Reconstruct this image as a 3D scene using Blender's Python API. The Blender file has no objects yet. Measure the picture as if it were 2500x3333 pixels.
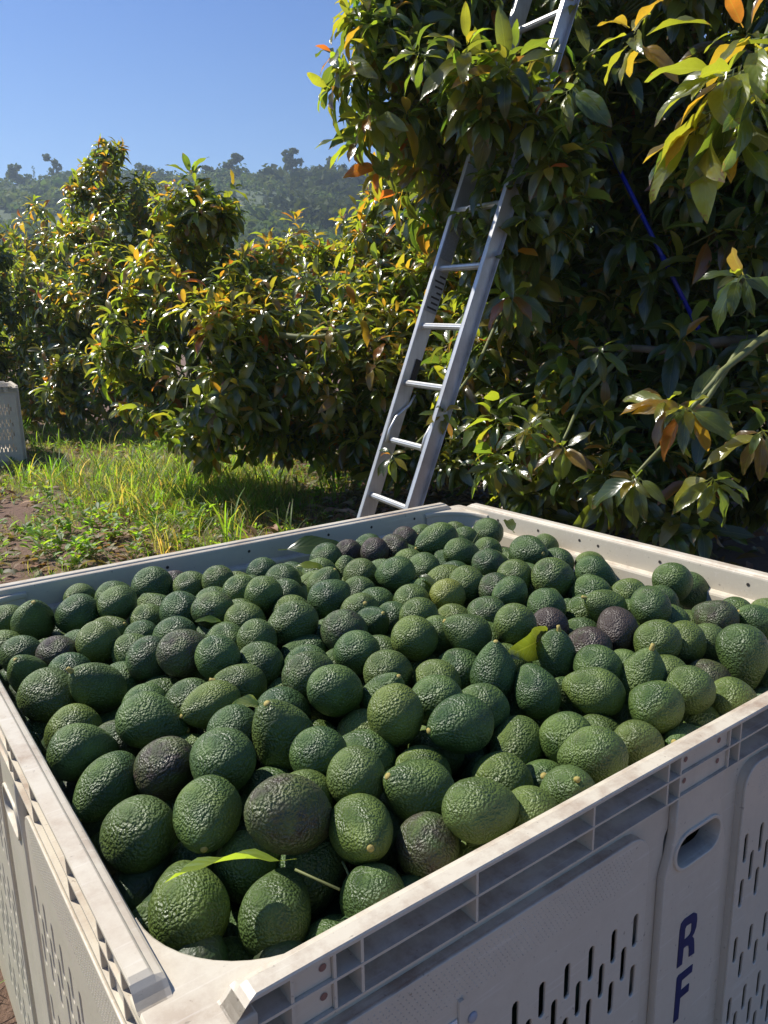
import bpy, bmesh, math, random
import numpy as np
from mathutils import Vector, Matrix, noise
from mathutils.kdtree import KDTree
RAD = math.radians

# ------------------------------------------------------------------ camera, light, exposure
scene = bpy.context.scene
col = scene.collection
FPX, PITCH, ROLL, CAMH = 2493.17, 0.23043, -0.0193, 1.18
_cp, _sp = math.cos(PITCH), math.sin(PITCH)
_f = Vector((0, _cp, -_sp)); _r = Vector((1, 0, 0)); _u = _r.cross(_f)
AXR = _r * math.cos(ROLL) + _u * math.sin(ROLL)
AXU = -_r * math.sin(ROLL) + _u * math.cos(ROLL)
AXF = _f
CAM = Vector((0, 0, CAMH))
cd = bpy.data.cameras.new('camera'); cam = bpy.data.objects.new('camera', cd); col.objects.link(cam)
cam.matrix_world = Matrix(((AXR.x, AXU.x, -AXF.x, CAM.x), (AXR.y, AXU.y, -AXF.y, CAM.y), (AXR.z, AXU.z, -AXF.z, CAM.z), (0, 0, 0, 1)))
cd.sensor_fit = 'VERTICAL'; cd.sensor_height = 36.0; cd.lens = FPX / 3333 * 36
cd.clip_start = 0.02; cd.clip_end = 3000
cd.dof.use_dof = False
scene.camera = cam

SUN_AZ, SUN_EL = RAD(-65), RAD(50)          # azimuth from +Y towards +X
SUN_DIR = Vector((math.sin(SUN_AZ) * math.cos(SUN_EL), math.cos(SUN_AZ) * math.cos(SUN_EL), math.sin(SUN_EL)))
world = bpy.data.worlds.new('World'); scene.world = world; world.use_nodes = True
wn = world.node_tree; wn.nodes.clear()
sky = wn.nodes.new('ShaderNodeTexSky'); sky.sky_type = 'NISHITA'; sky.sun_disc = False
sky.sun_elevation = SUN_EL; sky.sun_rotation = SUN_AZ; sky.air_density = 1.0; sky.dust_density = 0.5; sky.ozone_density = 2.0
bg = wn.nodes.new('ShaderNodeBackground'); bg.inputs['Strength'].default_value = 0.060
wo = wn.nodes.new('ShaderNodeOutputWorld')
tn = wn.nodes.new('ShaderNodeMix'); tn.data_type = 'RGBA'; tn.blend_type = 'MULTIPLY'; tn.inputs[0].default_value = 1
# the day's own sky colour: paler towards the whole horizon, deeper blue higher up
tcw = wn.nodes.new('ShaderNodeTexCoord'); sxw = wn.nodes.new('ShaderNodeSeparateXYZ'); wn.links.new(tcw.outputs['Generated'], sxw.inputs[0])
rw = wn.nodes.new('ShaderNodeValToRGB'); wn.links.new(sxw.outputs[2], rw.inputs[0]); rw.color_ramp.elements.new(.5)
for e_, (q_, c_) in zip(rw.color_ramp.elements, ((.10, (.92, .96, 1.0, 1)), (.42, (.43, .65, 1.0, 1)), (1.0, (.38, .58, .95, 1)))): e_.position = q_; e_.color = c_
sw = wn.nodes.new('ShaderNodeVectorMath'); sw.operation = 'MULTIPLY'; sw.inputs[1].default_value = (1.12, 1.28, 1.45); wn.links.new(rw.outputs[0], sw.inputs[0]); wn.links.new(sw.outputs[0], tn.inputs[7])
wn.links.new(sky.outputs[0], tn.inputs[6]); wn.links.new(tn.outputs[2], bg.inputs[0]); wn.links.new(bg.outputs[0], wo.inputs[0])
sl = bpy.data.lights.new('sun', 'SUN'); sl.energy = 4.8; sl.angle = RAD(0.5); sl.color = (1.0, 0.95, 0.85)
sun = bpy.data.objects.new('sun', sl); col.objects.link(sun)
sun.rotation_euler = SUN_DIR.to_track_quat('Z', 'Y').to_euler(); sun.location = (-6, 4, 9)
scene.view_settings.view_transform = 'Standard'; scene.view_settings.look = 'None'
scene.view_settings.exposure = 0.58; scene.view_settings.gamma = 1.0; scene.view_settings.use_curve_mapping = False
scene.cycles.max_bounces = 8; scene.cycles.transparent_max_bounces = 6; scene.cycles.volume_bounces = 0
scene.cycles.use_denoising = True
scene.cycles.sample_clamp_indirect = 6

def at(px, py, Y):
    """the world point seen at photo pixel (px, py) (2500 x 3333) at the distance Y in front of the camera"""
    d = AXF + AXR * ((px - 1250) / FPX) + AXU * ((1666.5 - py) / FPX)
    return CAM + d * (Y / d.y)

# ------------------------------------------------------------------ helpers
def tag(o, label=None, cat=None, group=None, kind=None):
    if label: o['label'] = label
    if cat: o['category'] = cat
    if group: o['group'] = group
    if kind: o['kind'] = kind
    return o
def link(name, me, mat=None, parent=None):
    if mat is not None and me is not None and not me.materials: me.materials.append(mat)
    o = bpy.data.objects.new(name, me); col.objects.link(o)
    if parent is not None: o.parent = parent
    return o
def empty(name, loc=(0, 0, 0), rz=0):
    o = bpy.data.objects.new(name, None); col.objects.link(o); o.location = loc; o.rotation_euler = (0, 0, rz); o.empty_display_size = .1
    return o
def bm_mesh(name, bm, smooth=False):
    me = bpy.data.meshes.new(name); bm.to_mesh(me); bm.free()
    if smooth: me.polygons.foreach_set('use_smooth', [True] * len(me.polygons))
    return me
def add_box(bm, lo, hi, M=None):
    vs = []
    for x in (lo[0], hi[0]):
        for y in (lo[1], hi[1]):
            for z in (lo[2], hi[2]):
                v = Vector((x, y, z)); vs.append(bm.verts.new(M @ v if M else v))
    for q in ((0, 1, 3, 2), (4, 6, 7, 5), (0, 4, 5, 1), (2, 3, 7, 6), (0, 2, 6, 4), (1, 5, 7, 3)):
        bm.faces.new([vs[i] for i in q])
    return vs
def add_tube(bm, pts, rads, n=8, caps=True):
    rings = []
    up = Vector((0, 0, 1)); prev = None
    for i, p in enumerate(pts):
        p = Vector(p)
        t = (Vector(pts[min(i + 1, len(pts) - 1)]) - Vector(pts[max(i - 1, 0)])).normalized()
        if prev is None:
            s = t.cross(up)
            if s.length < 1e-3: s = t.cross(Vector((1, 0, 0)))
        else: s = prev - t * prev.dot(t)
        s.normalize(); prev = s; w = t.cross(s)
        r = rads[i] if hasattr(rads, '__len__') else rads
        rings.append([bm.verts.new(p + (s * math.cos(2 * math.pi * k / n) + w * math.sin(2 * math.pi * k / n)) * r) for k in range(n)])
    for a_, b_ in zip(rings, rings[1:]):
        for k in range(n): bm.faces.new((a_[k], a_[(k + 1) % n], b_[(k + 1) % n], b_[k]))
    if caps and n > 2:
        bm.faces.new(rings[0][::-1]); bm.faces.new(rings[-1])
def extruded(name, loops, z0, z1, M, bevel=0.0):
    """a plate cut from the first loop with the other loops as holes, from z0 to z1, placed by M"""
    c = bpy.data.curves.new(name, 'CURVE'); c.dimensions = '2D'; c.fill_mode = 'BOTH'
    for lp in loops:
        s = c.splines.new('POLY'); s.points.add(len(lp) - 1)
        for p, q in zip(s.points, lp): p.co = (q[0], q[1], 0, 1)
        s.use_cyclic_u = True
    c.extrude = max((z1 - z0) / 2 - bevel, 0); c.bevel_depth = bevel; c.bevel_resolution = 1; c.offset = -bevel
    o = bpy.data.objects.new('tmp', c)
    me = bpy.data.meshes.new_from_object(o)
    bpy.data.objects.remove(o); bpy.data.curves.remove(c)
    me.name = name
    me.transform(M @ Matrix.Translation((0, 0, (z0 + z1) / 2)))
    return me
def join_meshes(name, mes):
    bm = bmesh.new()
    for m in mes: bm.from_mesh(m); bpy.data.meshes.remove(m)
    return bm_mesh(name, bm)
def rrect(x0, y0, x1, y1, r, n=4):
    out = []
    for cx, cy, a0 in ((x1 - r, y1 - r, 0), (x0 + r, y1 - r, 90), (x0 + r, y0 + r, 180), (x1 - r, y0 + r, 270)):
        for k in range(n + 1):
            t = RAD(a0 + 90 * k / n); out.append((cx + r * math.cos(t), cy + r * math.sin(t)))
    return out

# ------------------------------------------------------------------ materials
def newmat(name):
    m = bpy.data.materials.new(name); m.use_nodes = True
    nt = m.node_tree; nt.nodes.clear()
    out = nt.nodes.new('ShaderNodeOutputMaterial'); p = nt.nodes.new('ShaderNodeBsdfPrincipled')
    nt.links.new(p.outputs[0], out.inputs[0])
    return m, nt, p, out
def N(nt, t, **kw):
    n = nt.nodes.new(t)
    for k, v in kw.items():
        if k in n.inputs: n.inputs[k].default_value = v
        else: setattr(n, k, v)
    return n
def ramp(nt, fac, stops):
    r = nt.nodes.new('ShaderNodeValToRGB'); e = r.color_ramp.elements
    while len(e) < len(stops): e.new(.5)
    for x, (p, c) in zip(e, stops): x.position = p; x.color = (*c, 1) if len(c) == 3 else c
    nt.links.new(fac, r.inputs[0]); return r.outputs[0]
def mix(nt, fac, a, b, mode='MIX'):
    m = nt.nodes.new('ShaderNodeMix'); m.data_type = 'RGBA'; m.blend_type = mode
    for s, v in ((m.inputs[0], fac), (m.inputs[6], a), (m.inputs[7], b)):
        if hasattr(v, 'is_output'): nt.links.new(v, s)
        elif isinstance(v, (int, float)): s.default_value = v
        else: s.default_value = (*v, 1)
    return m.outputs[2]
def bump(nt, p, h, strength, dist, prev=None):
    b = nt.nodes.new('ShaderNodeBump'); b.inputs['Strength'].default_value = strength; b.inputs['Distance'].default_value = dist
    nt.links.new(h, b.inputs['Height'])
    if prev: nt.links.new(prev, b.inputs['Normal'])
    nt.links.new(b.outputs[0], p.inputs['Normal']); return b.outputs[0]
def mathn(nt, op, a, b=0.0):
    m = nt.nodes.new('ShaderNodeMath'); m.operation = op
    for s, v in zip(m.inputs, (a, b)):
        if hasattr(v, 'is_output'): nt.links.new(v, s)
        else: s.default_value = v
    return m.outputs[0]

def mat_leaf(name, rough=0.24, trans=0.46, spec=.95):
    m, nt, p, out = newmat(name)
    at_ = N(nt, 'ShaderNodeAttribute', attribute_name='tint')
    uv = N(nt, 'ShaderNodeUVMap')
    sep = N(nt, 'ShaderNodeSeparateXYZ'); nt.links.new(uv.outputs[0], sep.inputs[0])
    u = mathn(nt, 'ABSOLUTE', mathn(nt, 'SUBTRACT', sep.outputs[0], .5))
    mid = mathn(nt, 'LESS_THAN', u, .022)
    # side veins run forward from the midrib
    vv = mathn(nt, 'SUBTRACT', mathn(nt, 'MULTIPLY', sep.outputs[1], 7.0), mathn(nt, 'MULTIPLY', u, 5.0))
    fr = mathn(nt, 'ABSOLUTE', mathn(nt, 'SUBTRACT', mathn(nt, 'FRACT', vv), .5))
    side = mathn(nt, 'LESS_THAN', fr, .045)
    vein = mathn(nt, 'MAXIMUM', mid, mathn(nt, 'MULTIPLY', side, .45))
    tc = N(nt, 'ShaderNodeTexCoord')
    nz = N(nt, 'ShaderNodeTexNoise', Scale=14.0, Detail=3.0); nt.links.new(tc.outputs['Object'], nz.inputs['Vector'])
    c1 = mix(nt, mathn(nt, 'MULTIPLY', nz.outputs[0], .5), at_.outputs[0], (.09, .085, .015))
    c2 = mix(nt, mathn(nt, 'MULTIPLY', vein, .28), c1, (.18, .21, .06))
    tipn = mathn(nt, 'MULTIPLY', mathn(nt, 'GREATER_THAN', mathn(nt, 'ADD', sep.outputs[1], mathn(nt, 'MULTIPLY', mathn(nt, 'SUBTRACT', nz.outputs[0], .5), .9)), .98), .7)
    c2 = mix(nt, tipn, c2, (.13, .07, .035))
    geo = N(nt, 'ShaderNodeNewGeometry')
    back = mix(nt, .35, c2, (.10, .12, .07))
    base = mix(nt, geo.outputs['Backfacing'], c2, back)
    nt.links.new(base, p.inputs['Base Color'])
    p.inputs['Roughness'].default_value = rough; p.inputs['Specular IOR Level'].default_value = spec
    rr = mathn(nt, 'ADD', mathn(nt, 'MULTIPLY', geo.outputs['Backfacing'], .25), rough); nt.links.new(rr, p.inputs['Roughness'])
    h = mathn(nt, 'SUBTRACT', mathn(nt, 'MULTIPLY', fr, 1.2), mathn(nt, 'MULTIPLY', mid, .5))
    bump(nt, p, h, .22, .003)
    tr = N(nt, 'ShaderNodeBsdfTranslucent')
    tcn = mix(nt, 1.0, c2, (4.5, 4.2, 1.5), 'MULTIPLY'); nt.links.new(tcn, tr.inputs[0])
    ms = N(nt, 'ShaderNodeMixShader'); ms.inputs[0].default_value = trans
    nt.links.new(p.outputs[0], ms.inputs[1]); nt.links.new(tr.outputs[0], ms.inputs[2]); nt.links.new(ms.outputs[0], out.inputs[0])
    return m
M_LEAF = mat_leaf('avocado_leaf')
M_FAR = mat_leaf('distant_foliage', .8, .15, .1)

def mat_simple(name, c, rough=.5, metal=0.0, nscale=0, namt=.3, c2=None, bmp=0, bscale=30, bd=.002):
    m, nt, p, out = newmat(name)
    p.inputs['Roughness'].default_value = rough; p.inputs['Metallic'].default_value = metal
    tc = N(nt, 'ShaderNodeTexCoord')
    if nscale:
        nz = N(nt, 'ShaderNodeTexNoise', Scale=nscale, Detail=6.0, Roughness=.65); nt.links.new(tc.outputs['Object'], nz.inputs['Vector'])
        f = ramp(nt, nz.outputs[0], [(.35, (0, 0, 0)), (.68, (1, 1, 1))])
        nt.links.new(mix(nt, mathn(nt, 'MULTIPLY', f, namt), c, c2 or tuple(x * .5 for x in c)), p.inputs['Base Color'])
    else: p.inputs['Base Color'].default_value = (*c, 1)
    if bmp:
        nb = N(nt, 'ShaderNodeTexNoise', Scale=bscale, Detail=5.0); nt.links.new(tc.outputs['Object'], nb.inputs['Vector'])
        bump(nt, p, nb.outputs[0], bmp, bd)
    return m
M_BARK = mat_simple('bark', (.16, .13, .09), .85, 0, 9, .8, (.07, .06, .045), .7, 40, .006)
M_TWIG = mat_simple('green_twig', (.15, .17, .05), .6, 0, 12, .5, (.10, .09, .04))
M_STEM = mat_simple('fruit_stem', (.42, .36, .09), .6, 0, 90, .6, (.30, .17, .06), .4, 200, .002)
M_GRASS = mat_leaf('grass_blade', .45, .5, .5)
M_LITTER = mat_leaf('dead_leaf', .6, .15, .3)
M_DARK = mat_simple('vent_shade_and_black', (.03, .025, .02), .8)  # near-black: painted shade of the vent holes, also black rubber and print
M_BLUEPOLE = mat_simple('blue_pole_paint', (.006, .015, .30), .35, 0, 8, .3, (.02, .03, .2))
M_INK = mat_simple('navy_paint', (.008, .016, .085), .45, 0, 60, .35, (.03, .05, .16))
M_CARD = mat_simple('white_card', (.75, .78, .8), .5, 0, 10, .2)
M_RIVET = mat_simple('rivet', (.35, .37, .42), .4, 0, 20, .3)
M_PLUG = mat_simple('screw_hole', (.25, .13, .10), .7, 0, 20, .3)

def mat_bin(name='bin_plastic'):
    m, nt, p, out = newmat(name)
    tc = N(nt, 'ShaderNodeTexCoord'); geo = N(nt, 'ShaderNodeNewGeometry')
    nz = N(nt, 'ShaderNodeTexNoise', Scale=2.2, Detail=5.0); nt.links.new(tc.outputs['Object'], nz.inputs['Vector'])
    base = mix(nt, nz.outputs[0], (.55, .485, .375), (.63, .57, .46))
    # brown dirt rubbed into the upward faces, in blotches
    n2 = N(nt, 'ShaderNodeTexNoise', Scale=13.0, Detail=8.0, Roughness=.7); nt.links.new(tc.outputs['Object'], n2.inputs['Vector'])
    d1 = ramp(nt, n2.outputs[0], [(.43, (0, 0, 0)), (.64, (1, 1, 1))])
    n3 = N(nt, 'ShaderNodeTexNoise', Scale=3.5, Detail=3.0); nt.links.new(tc.outputs['Object'], n3.inputs['Vector'])
    d2 = ramp(nt, n3.outputs[0], [(.30, (0, 0, 0)), (.54, (1, 1, 1))])
    sepn = N(nt, 'ShaderNodeSeparateXYZ'); nt.links.new(geo.outputs['True Normal'], sepn.inputs[0])
    upf = ramp(nt, sepn.outputs[2], [(.4, (.18, .18, .18)), (.9, (1, 1, 1))])
    dirt = mathn(nt, 'MULTIPLY', mathn(nt, 'MULTIPLY', d1, mathn(nt, 'ADD', mathn(nt, 'MULTIPLY', d2, .75), .25)), upf)
    c = mix(nt, mathn(nt, 'MULTIPLY', dirt, .8), base, (.27, .18, .12))
    # fine specks
    n4 = N(nt, 'ShaderNodeTexNoise', Scale=170.0, Detail=2.0); nt.links.new(tc.outputs['Object'], n4.inputs['Vector'])
    sp = ramp(nt, n4.outputs[0], [(.70, (0, 0, 0)), (.76, (1, 1, 1))])
    c = mix(nt, mathn(nt, 'MULTIPLY', sp, .55), c, (.16, .12, .09))
    # scratches: stretched noise
    mp = N(nt, 'ShaderNodeMapping'); mp.inputs['Scale'].default_value = (3, 60, 60); nt.links.new(tc.outputs['Object'], mp.inputs[0])
    n5 = N(nt, 'ShaderNodeTexNoise', Scale=3.0, Detail=4.0); nt.links.new(mp.outputs[0], n5.inputs['Vector'])
    sc_ = ramp(nt, n5.outputs[0], [(.62, (0, 0, 0)), (.70, (1, 1, 1))])
    c = mix(nt, mathn(nt, 'MULTIPLY', sc_, .16), c, (.85, .82, .76))
    nt.links.new(c, p.inputs['Base Color'])
    r = mathn(nt, 'ADD', mathn(nt, 'MULTIPLY', d1, .25), .38); nt.links.new(r, p.inputs['Roughness'])
    bump(nt, p, n2.outputs[0], .18, .003)
    return m
M_BIN = mat_bin()

def mat_alu():
    m, nt, p, out = newmat('aluminium')
    tc = N(nt, 'ShaderNodeTexCoord')
    mp = N(nt, 'ShaderNodeMapping'); mp.inputs['Scale'].default_value = (60, 60, 2.5); nt.links.new(tc.outputs['Object'], mp.inputs[0])
    nz = N(nt, 'ShaderNodeTexNoise', Scale=2.0, Detail=5.0); nt.links.new(mp.outputs[0], nz.inputs['Vector'])
    n2 = N(nt, 'ShaderNodeTexNoise', Scale=9.0, Detail=6.0); nt.links.new(tc.outputs['Object'], n2.inputs['Vector'])
    f = ramp(nt, n2.outputs[0], [(.4, (0, 0, 0)), (.7, (1, 1, 1))])
    c = mix(nt, nz.outputs[0], (.62, .62, .62), (.44, .44, .44))
    nt.links.new(mix(nt, mathn(nt, 'MULTIPLY', f, .45), c, (.24, .22, .19)), p.inputs['Base Color'])
    p.inputs['Metallic'].default_value = .6
    nt.links.new(mathn(nt, 'ADD', mathn(nt, 'MULTIPLY', n2.outputs[0], .3), .28), p.inputs['Roughness'])
    bump(nt, p, nz.outputs[0], .15, .001)
    return m
M_ALU = mat_alu()

def mat_avo():
    m, nt, p, out = newmat('avocado_skin')
    oi = N(nt, 'ShaderNodeObjectInfo'); tc = N(nt, 'ShaderNodeTexCoord')
    sc_ = N(nt, 'ShaderNodeSeparateColor'); nt.links.new(oi.outputs['Color'], sc_.inputs[0])
    off = N(nt, 'ShaderNodeVectorMath', operation='ADD'); nt.links.new(tc.outputs['Object'], off.inputs[0])
    cr = N(nt, 'ShaderNodeCombineXYZ'); k = mathn(nt, 'MULTIPLY', oi.outputs['Random'], 37.0)
    for i in range(3): nt.links.new(k, cr.inputs[i])
    nt.links.new(cr.outputs[0], off.inputs[1]); V = off.outputs[0]
    # irregular pebbled skin
    dn = N(nt, 'ShaderNodeTexNoise', Scale=5.0, Detail=2.0); nt.links.new(V, dn.inputs['Vector'])
    dv = mix(nt, .16, V, dn.outputs['Color'], 'ADD')
    vo = N(nt, 'ShaderNodeTexVoronoi', Scale=11.5, feature='SMOOTH_F1'); vo.inputs['Smoothness'].default_value = .55; nt.links.new(dv, vo.inputs['Vector'])
    vo2 = N(nt, 'ShaderNodeTexNoise', Scale=15.0, Detail=2.0, Roughness=.5); nt.links.new(V, vo2.inputs['Vector'])
    hh = mathn(nt, 'SUBTRACT', mathn(nt, 'MULTIPLY', vo2.outputs[0], .7), vo.outputs['Distance'])
    big = N(nt, 'ShaderNodeTexNoise', Scale=1.1, Detail=3.0); nt.links.new(V, big.inputs['Vector'])
    # smoother skin in patches
    bump(nt, p, hh, .36, .030)
    g1 = mix(nt, ramp(nt, big.outputs[0], [(.36, (0, 0, 0)), (.66, (1, 1, 1))]), (.034, .070, .016), (.084, .138, .028))
    rnd = ramp(nt, oi.outputs['Random'], [(0, (.55, .68, .75)), (.45, (.9, .95, .95)), (1, (1.3, 1.15, .85))])
    g1 = mix(nt, 1.0, g1, rnd, 'MULTIPLY')
    g2 = mix(nt, sc_.outputs[1], g1, (.17, .19, .03))
    # pebble tops paler, pits darker
    tip = ramp(nt, vo.outputs['Distance'], [(.08, (1, 1, 1)), (.5, (0, 0, 0))])
    g3 = mix(nt, mathn(nt, 'MULTIPLY', tip, .30), g2, (.12, .20, .07))
    # purple ripening, patchy
    pn = N(nt, 'ShaderNodeTexNoise', Scale=1.7, Detail=4.0, Roughness=.6); nt.links.new(V, pn.inputs['Vector'])
    pm = mathn(nt, 'ADD', mathn(nt, 'MULTIPLY', sc_.outputs[0], 1.7), mathn(nt, 'SUBTRACT', mathn(nt, 'MULTIPLY', pn.outputs[0], 1.6), 1.25))
    pmc = ramp(nt, pm, [(.12, (0, 0, 0)), (.95, (1, 1, 1))])
    pur = mix(nt, sc_.outputs[2], (.034, .025, .022), (.15, .10, .065))
    g4 = mix(nt, pmc, g3, pur)
    # scuffs: pale corky patches
    s1 = N(nt, 'ShaderNodeTexNoise', Scale=2.6, Detail=7.0, Roughness=.75); nt.links.new(V, s1.inputs['Vector'])
    sm = ramp(nt, s1.outputs[0], [(.665, (0, 0, 0)), (.74, (1, 1, 1))])
    g5 = mix(nt, mathn(nt, 'MULTIPLY', sm, .38), g4, (.17, .13, .08))
    nt.links.new(g5, p.inputs['Base Color'])
    nt.links.new(ramp(nt, big.outputs[0], [(.3, (.38, .38, .38)), (.7, (.54, .54, .54))]), p.inputs['Roughness'])
    p.inputs['Specular IOR Level'].default_value = .5
    return m
M_AVO = mat_avo()

def mat_ground():
    m, nt, p, out = newmat('orchard_soil')
    tc = N(nt, 'ShaderNodeTexCoord')
    n1 = N(nt, 'ShaderNodeTexNoise', Scale=1.3, Detail=8.0, Roughness=.65); nt.links.new(tc.outputs['Object'], n1.inputs['Vector'])
    n2 = N(nt, 'ShaderNodeTexNoise', Scale=30.0, Detail=6.0, Roughness=.7); nt.links.new(tc.outputs['Object'], n2.inputs['Vector'])
    c = mix(nt, n1.outputs[0], (.12, .066, .044), (.23, .14, .095))
    f = ramp(nt, n2.outputs[0], [(.4, (0, 0, 0)), (.65, (1, 1, 1))])
    c = mix(nt, mathn(nt, 'MULTIPLY', f, .5), c, (.22, .14, .10))
    nt.links.new(c, p.inputs['Base Color']); p.inputs['Roughness'].default_value = .95
    bump(nt, p, n2.outputs[0], .9, .03)
    return m
M_SOIL = mat_ground()
def mat_hill():
    m, nt, p, out = newmat('hill_scrub')
    tc = N(nt, 'ShaderNodeTexCoord')
    n1 = N(nt, 'ShaderNodeTexNoise', Scale=.05, Detail=8.0, Roughness=.6); nt.links.new(tc.outputs['Object'], n1.inputs['Vector'])
    n2 = N(nt, 'ShaderNodeTexNoise', Scale=.5, Detail=6.0, Roughness=.7); nt.links.new(tc.outputs['Object'], n2.inputs['Vector'])
    c = mix(nt, ramp(nt, n1.outputs[0], [(.42, (0, 0, 0)), (.6, (1, 1, 1))]), (.055, .085, .035), (.10, .12, .055))
    c = mix(nt, ramp(nt, n2.outputs[0], [(.4, (0, 0, 0)), (.65, (1, 1, 1))]), c, (.045, .07, .03))
    nt.links.new(c, p.inputs['Base Color']); p.inputs['Roughness'].default_value = .95
    return m
M_HILL = mat_hill()

# ------------------------------------------------------------------ ground and hill
rs = np.random.RandomState(11)
def noise2(x, y, s, k=0.0): return noise.noise(Vector((x * s, y * s, k)))
def ground_z(x, y):
    if y > 16 or abs(x) > 12: return 0.0
    return .035 * noise2(x, y, .8) + .014 * noise2(x, y, 4.0, 3.3)
def grid_mesh(name, xs, ys, zf):
    V = [(x, y, zf(x, y)) for y in ys for x in xs]; nx = len(xs)
    F = [(j * nx + i, j * nx + i + 1, (j + 1) * nx + i + 1, (j + 1) * nx + i) for j in range(len(ys) - 1) for i in range(nx - 1)]
    me = bpy.data.meshes.new(name); me.from_pydata(V, [], F); me.polygons.foreach_set('use_smooth', [True] * len(F)); return me
xs = [-700, -300, -100, -40, -20] + list(np.linspace(-12, 12, 161)) + [20, 40, 100, 300, 700]
ys = [-60, -20] + list(np.linspace(-3, 16, 127)) + [25, 40, 80, 200, 700]
tag(link('ground', grid_mesh('ground', [float(v) for v in xs], [float(v) for v in ys], ground_z), M_SOIL), kind='structure')

RIDGE = [(-900, 640), (-300, 610), (0, 603), (60, 596), (150, 585), (300, 566), (480, 556), (620, 560), (760, 548), (900, 566), (1050, 572), (1200, 588), (1400, 590), (1900, 600), (2600, 640), (3400, 700)]
def ridge_py(px):
    for (a0, b0), (a1, b1) in zip(RIDGE, RIDGE[1:]):
        if a0 <= px <= a1: return b0 + (b1 - b0) * (px - a0) / (a1 - a0)
    return 640
RY = 260.0
def hill_at(px, Y):
    top = at(px, ridge_py(px), RY); h = top.z
    X = at(px, 900, Y).x
    t = (Y - 75) / (RY - 75)
    if t <= 1: s = max(t, -.3); z = h * (s ** 1.25 if s > 0 else 0) 
    else: z = h * (1 - .15 * (t - 1) * 2 - .2 * max(t - 1.2, 0) * 3)
    z += (3.5 * noise.noise(Vector((X * .028, Y * .028, 1))) + 1.3 * noise.noise(Vector((X * .09, Y * .09, 5)))) * min(max(t, 0) * 4, 1) * (1 if t < .9 else .35)
    # a gully
    z -= 4.0 * math.exp(-((px - 620 - 120 * math.sin(t * 4)) / 90) ** 2) * max(0, math.sin(min(max(t, 0), 1) * math.pi))
    return Vector((X, Y, z - .6 if t > 0 else -.6))
pxs = list(range(-1200, 3800, 25)); Ys = list(np.linspace(70, 400, 67))
V = [tuple(hill_at(p, float(Y))) for Y in Ys for p in pxs]; nx = len(pxs)
F = [(j * nx + i, j * nx + i + 1, (j + 1) * nx + i + 1, (j + 1) * nx + i) for j in range(len(Ys) - 1) for i in range(nx - 1)]
hm = bpy.data.meshes.new('hill'); hm.from_pydata(V, [], F); hm.polygons.foreach_set('use_smooth', [True] * len(F))
tag(link('hill', hm, M_HILL), kind='structure')

# ------------------------------------------------------------------ leaf meshes
def leaf_proto(seed, nseg=6, width=.33, bend=55, fold=22, wavy=.02, petiole=.13):
    """one avocado leaf of length 1 along +Y, upper side +Z; returns verts, faces, uv per vertex"""
    r = random.Random(seed)
    bend = RAD(bend * r.uniform(.3, 1.5)); fold = RAD(fold * r.uniform(.4, 1.4)); width *= r.uniform(.85, 1.15)
    side = r.uniform(-.12, .12)
    V, F, UV = [], [], []
    y, z, ang = petiole * .96, 0.0, 0.0
    L = 1 - petiole; pw = .012
    V += [(-pw, 0, 0), (pw, 0, 0)]; UV += [(.49, 0), (.51, 0)]
    V += [(-pw, petiole, 0), (pw, petiole, 0)]; UV += [(.49, .02), (.51, .02)]
    F.append((0, 1, 3, 2))
    yy, zz = petiole, 0.0
    ph = r.uniform(0, 6)
    rows = []
    for i in range(nseg + 1):
        t = i / nseg
        w = width * .5 * (math.sin(math.pi * min(t, 1) ** .82) ** .72 if 0 < t < 1 else 0) + (.004 if t in (0, 1) else 0)
        a = -bend * t + .25
        cx = side * t * t
        wl = wavy * math.sin(ph + t * 11); wr = wavy * math.sin(ph + 2 + t * 12)
        k = len(V)
        V += [(cx - w * math.cos(fold), yy, zz + w * math.sin(fold) + wl * (w > .02)), (cx, yy, zz), (cx + w * math.cos(fold), yy, zz + w * math.sin(fold) + wr * (w > .02))]
        UV += [(.5 - w / width, t), (.5, t), (.5 + w / width, t)]
        rows.append(k)
        yy += math.cos(a) * L / nseg; zz += math.sin(a) * L / nseg
    for a_, b_ in zip(rows, rows[1:]):
        F += [(a_, a_ + 1, b_ + 1, b_), (a_ + 1, a_ + 2, b_ + 2, b_ + 1)]
    return np.array(V), F, np.array(UV)
PROTO = [leaf_proto(s) for s in range(7)]
PROTO_LOW = [leaf_proto(s, nseg=4, petiole=.08) for s in range(20, 25)]
PROTO_BIG = [leaf_proto(s, nseg=10, wavy=.028) for s in range(40, 46)]
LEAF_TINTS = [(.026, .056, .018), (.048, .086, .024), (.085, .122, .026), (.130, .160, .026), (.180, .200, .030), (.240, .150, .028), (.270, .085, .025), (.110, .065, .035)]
def leaf_matrix(p, y, z, L):
    y = y.normalized(); x = y.cross(z)
    if x.length < 1e-4: x = y.cross(Vector((1, .3, .2)))
    x.normalize(); z = x.cross(y)
    return ((x.x * L, y.x * L, z.x * L, p.x), (x.y * L, y.y * L, z.y * L, p.y), (x.z * L, y.z * L, z.z * L, p.z))
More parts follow.
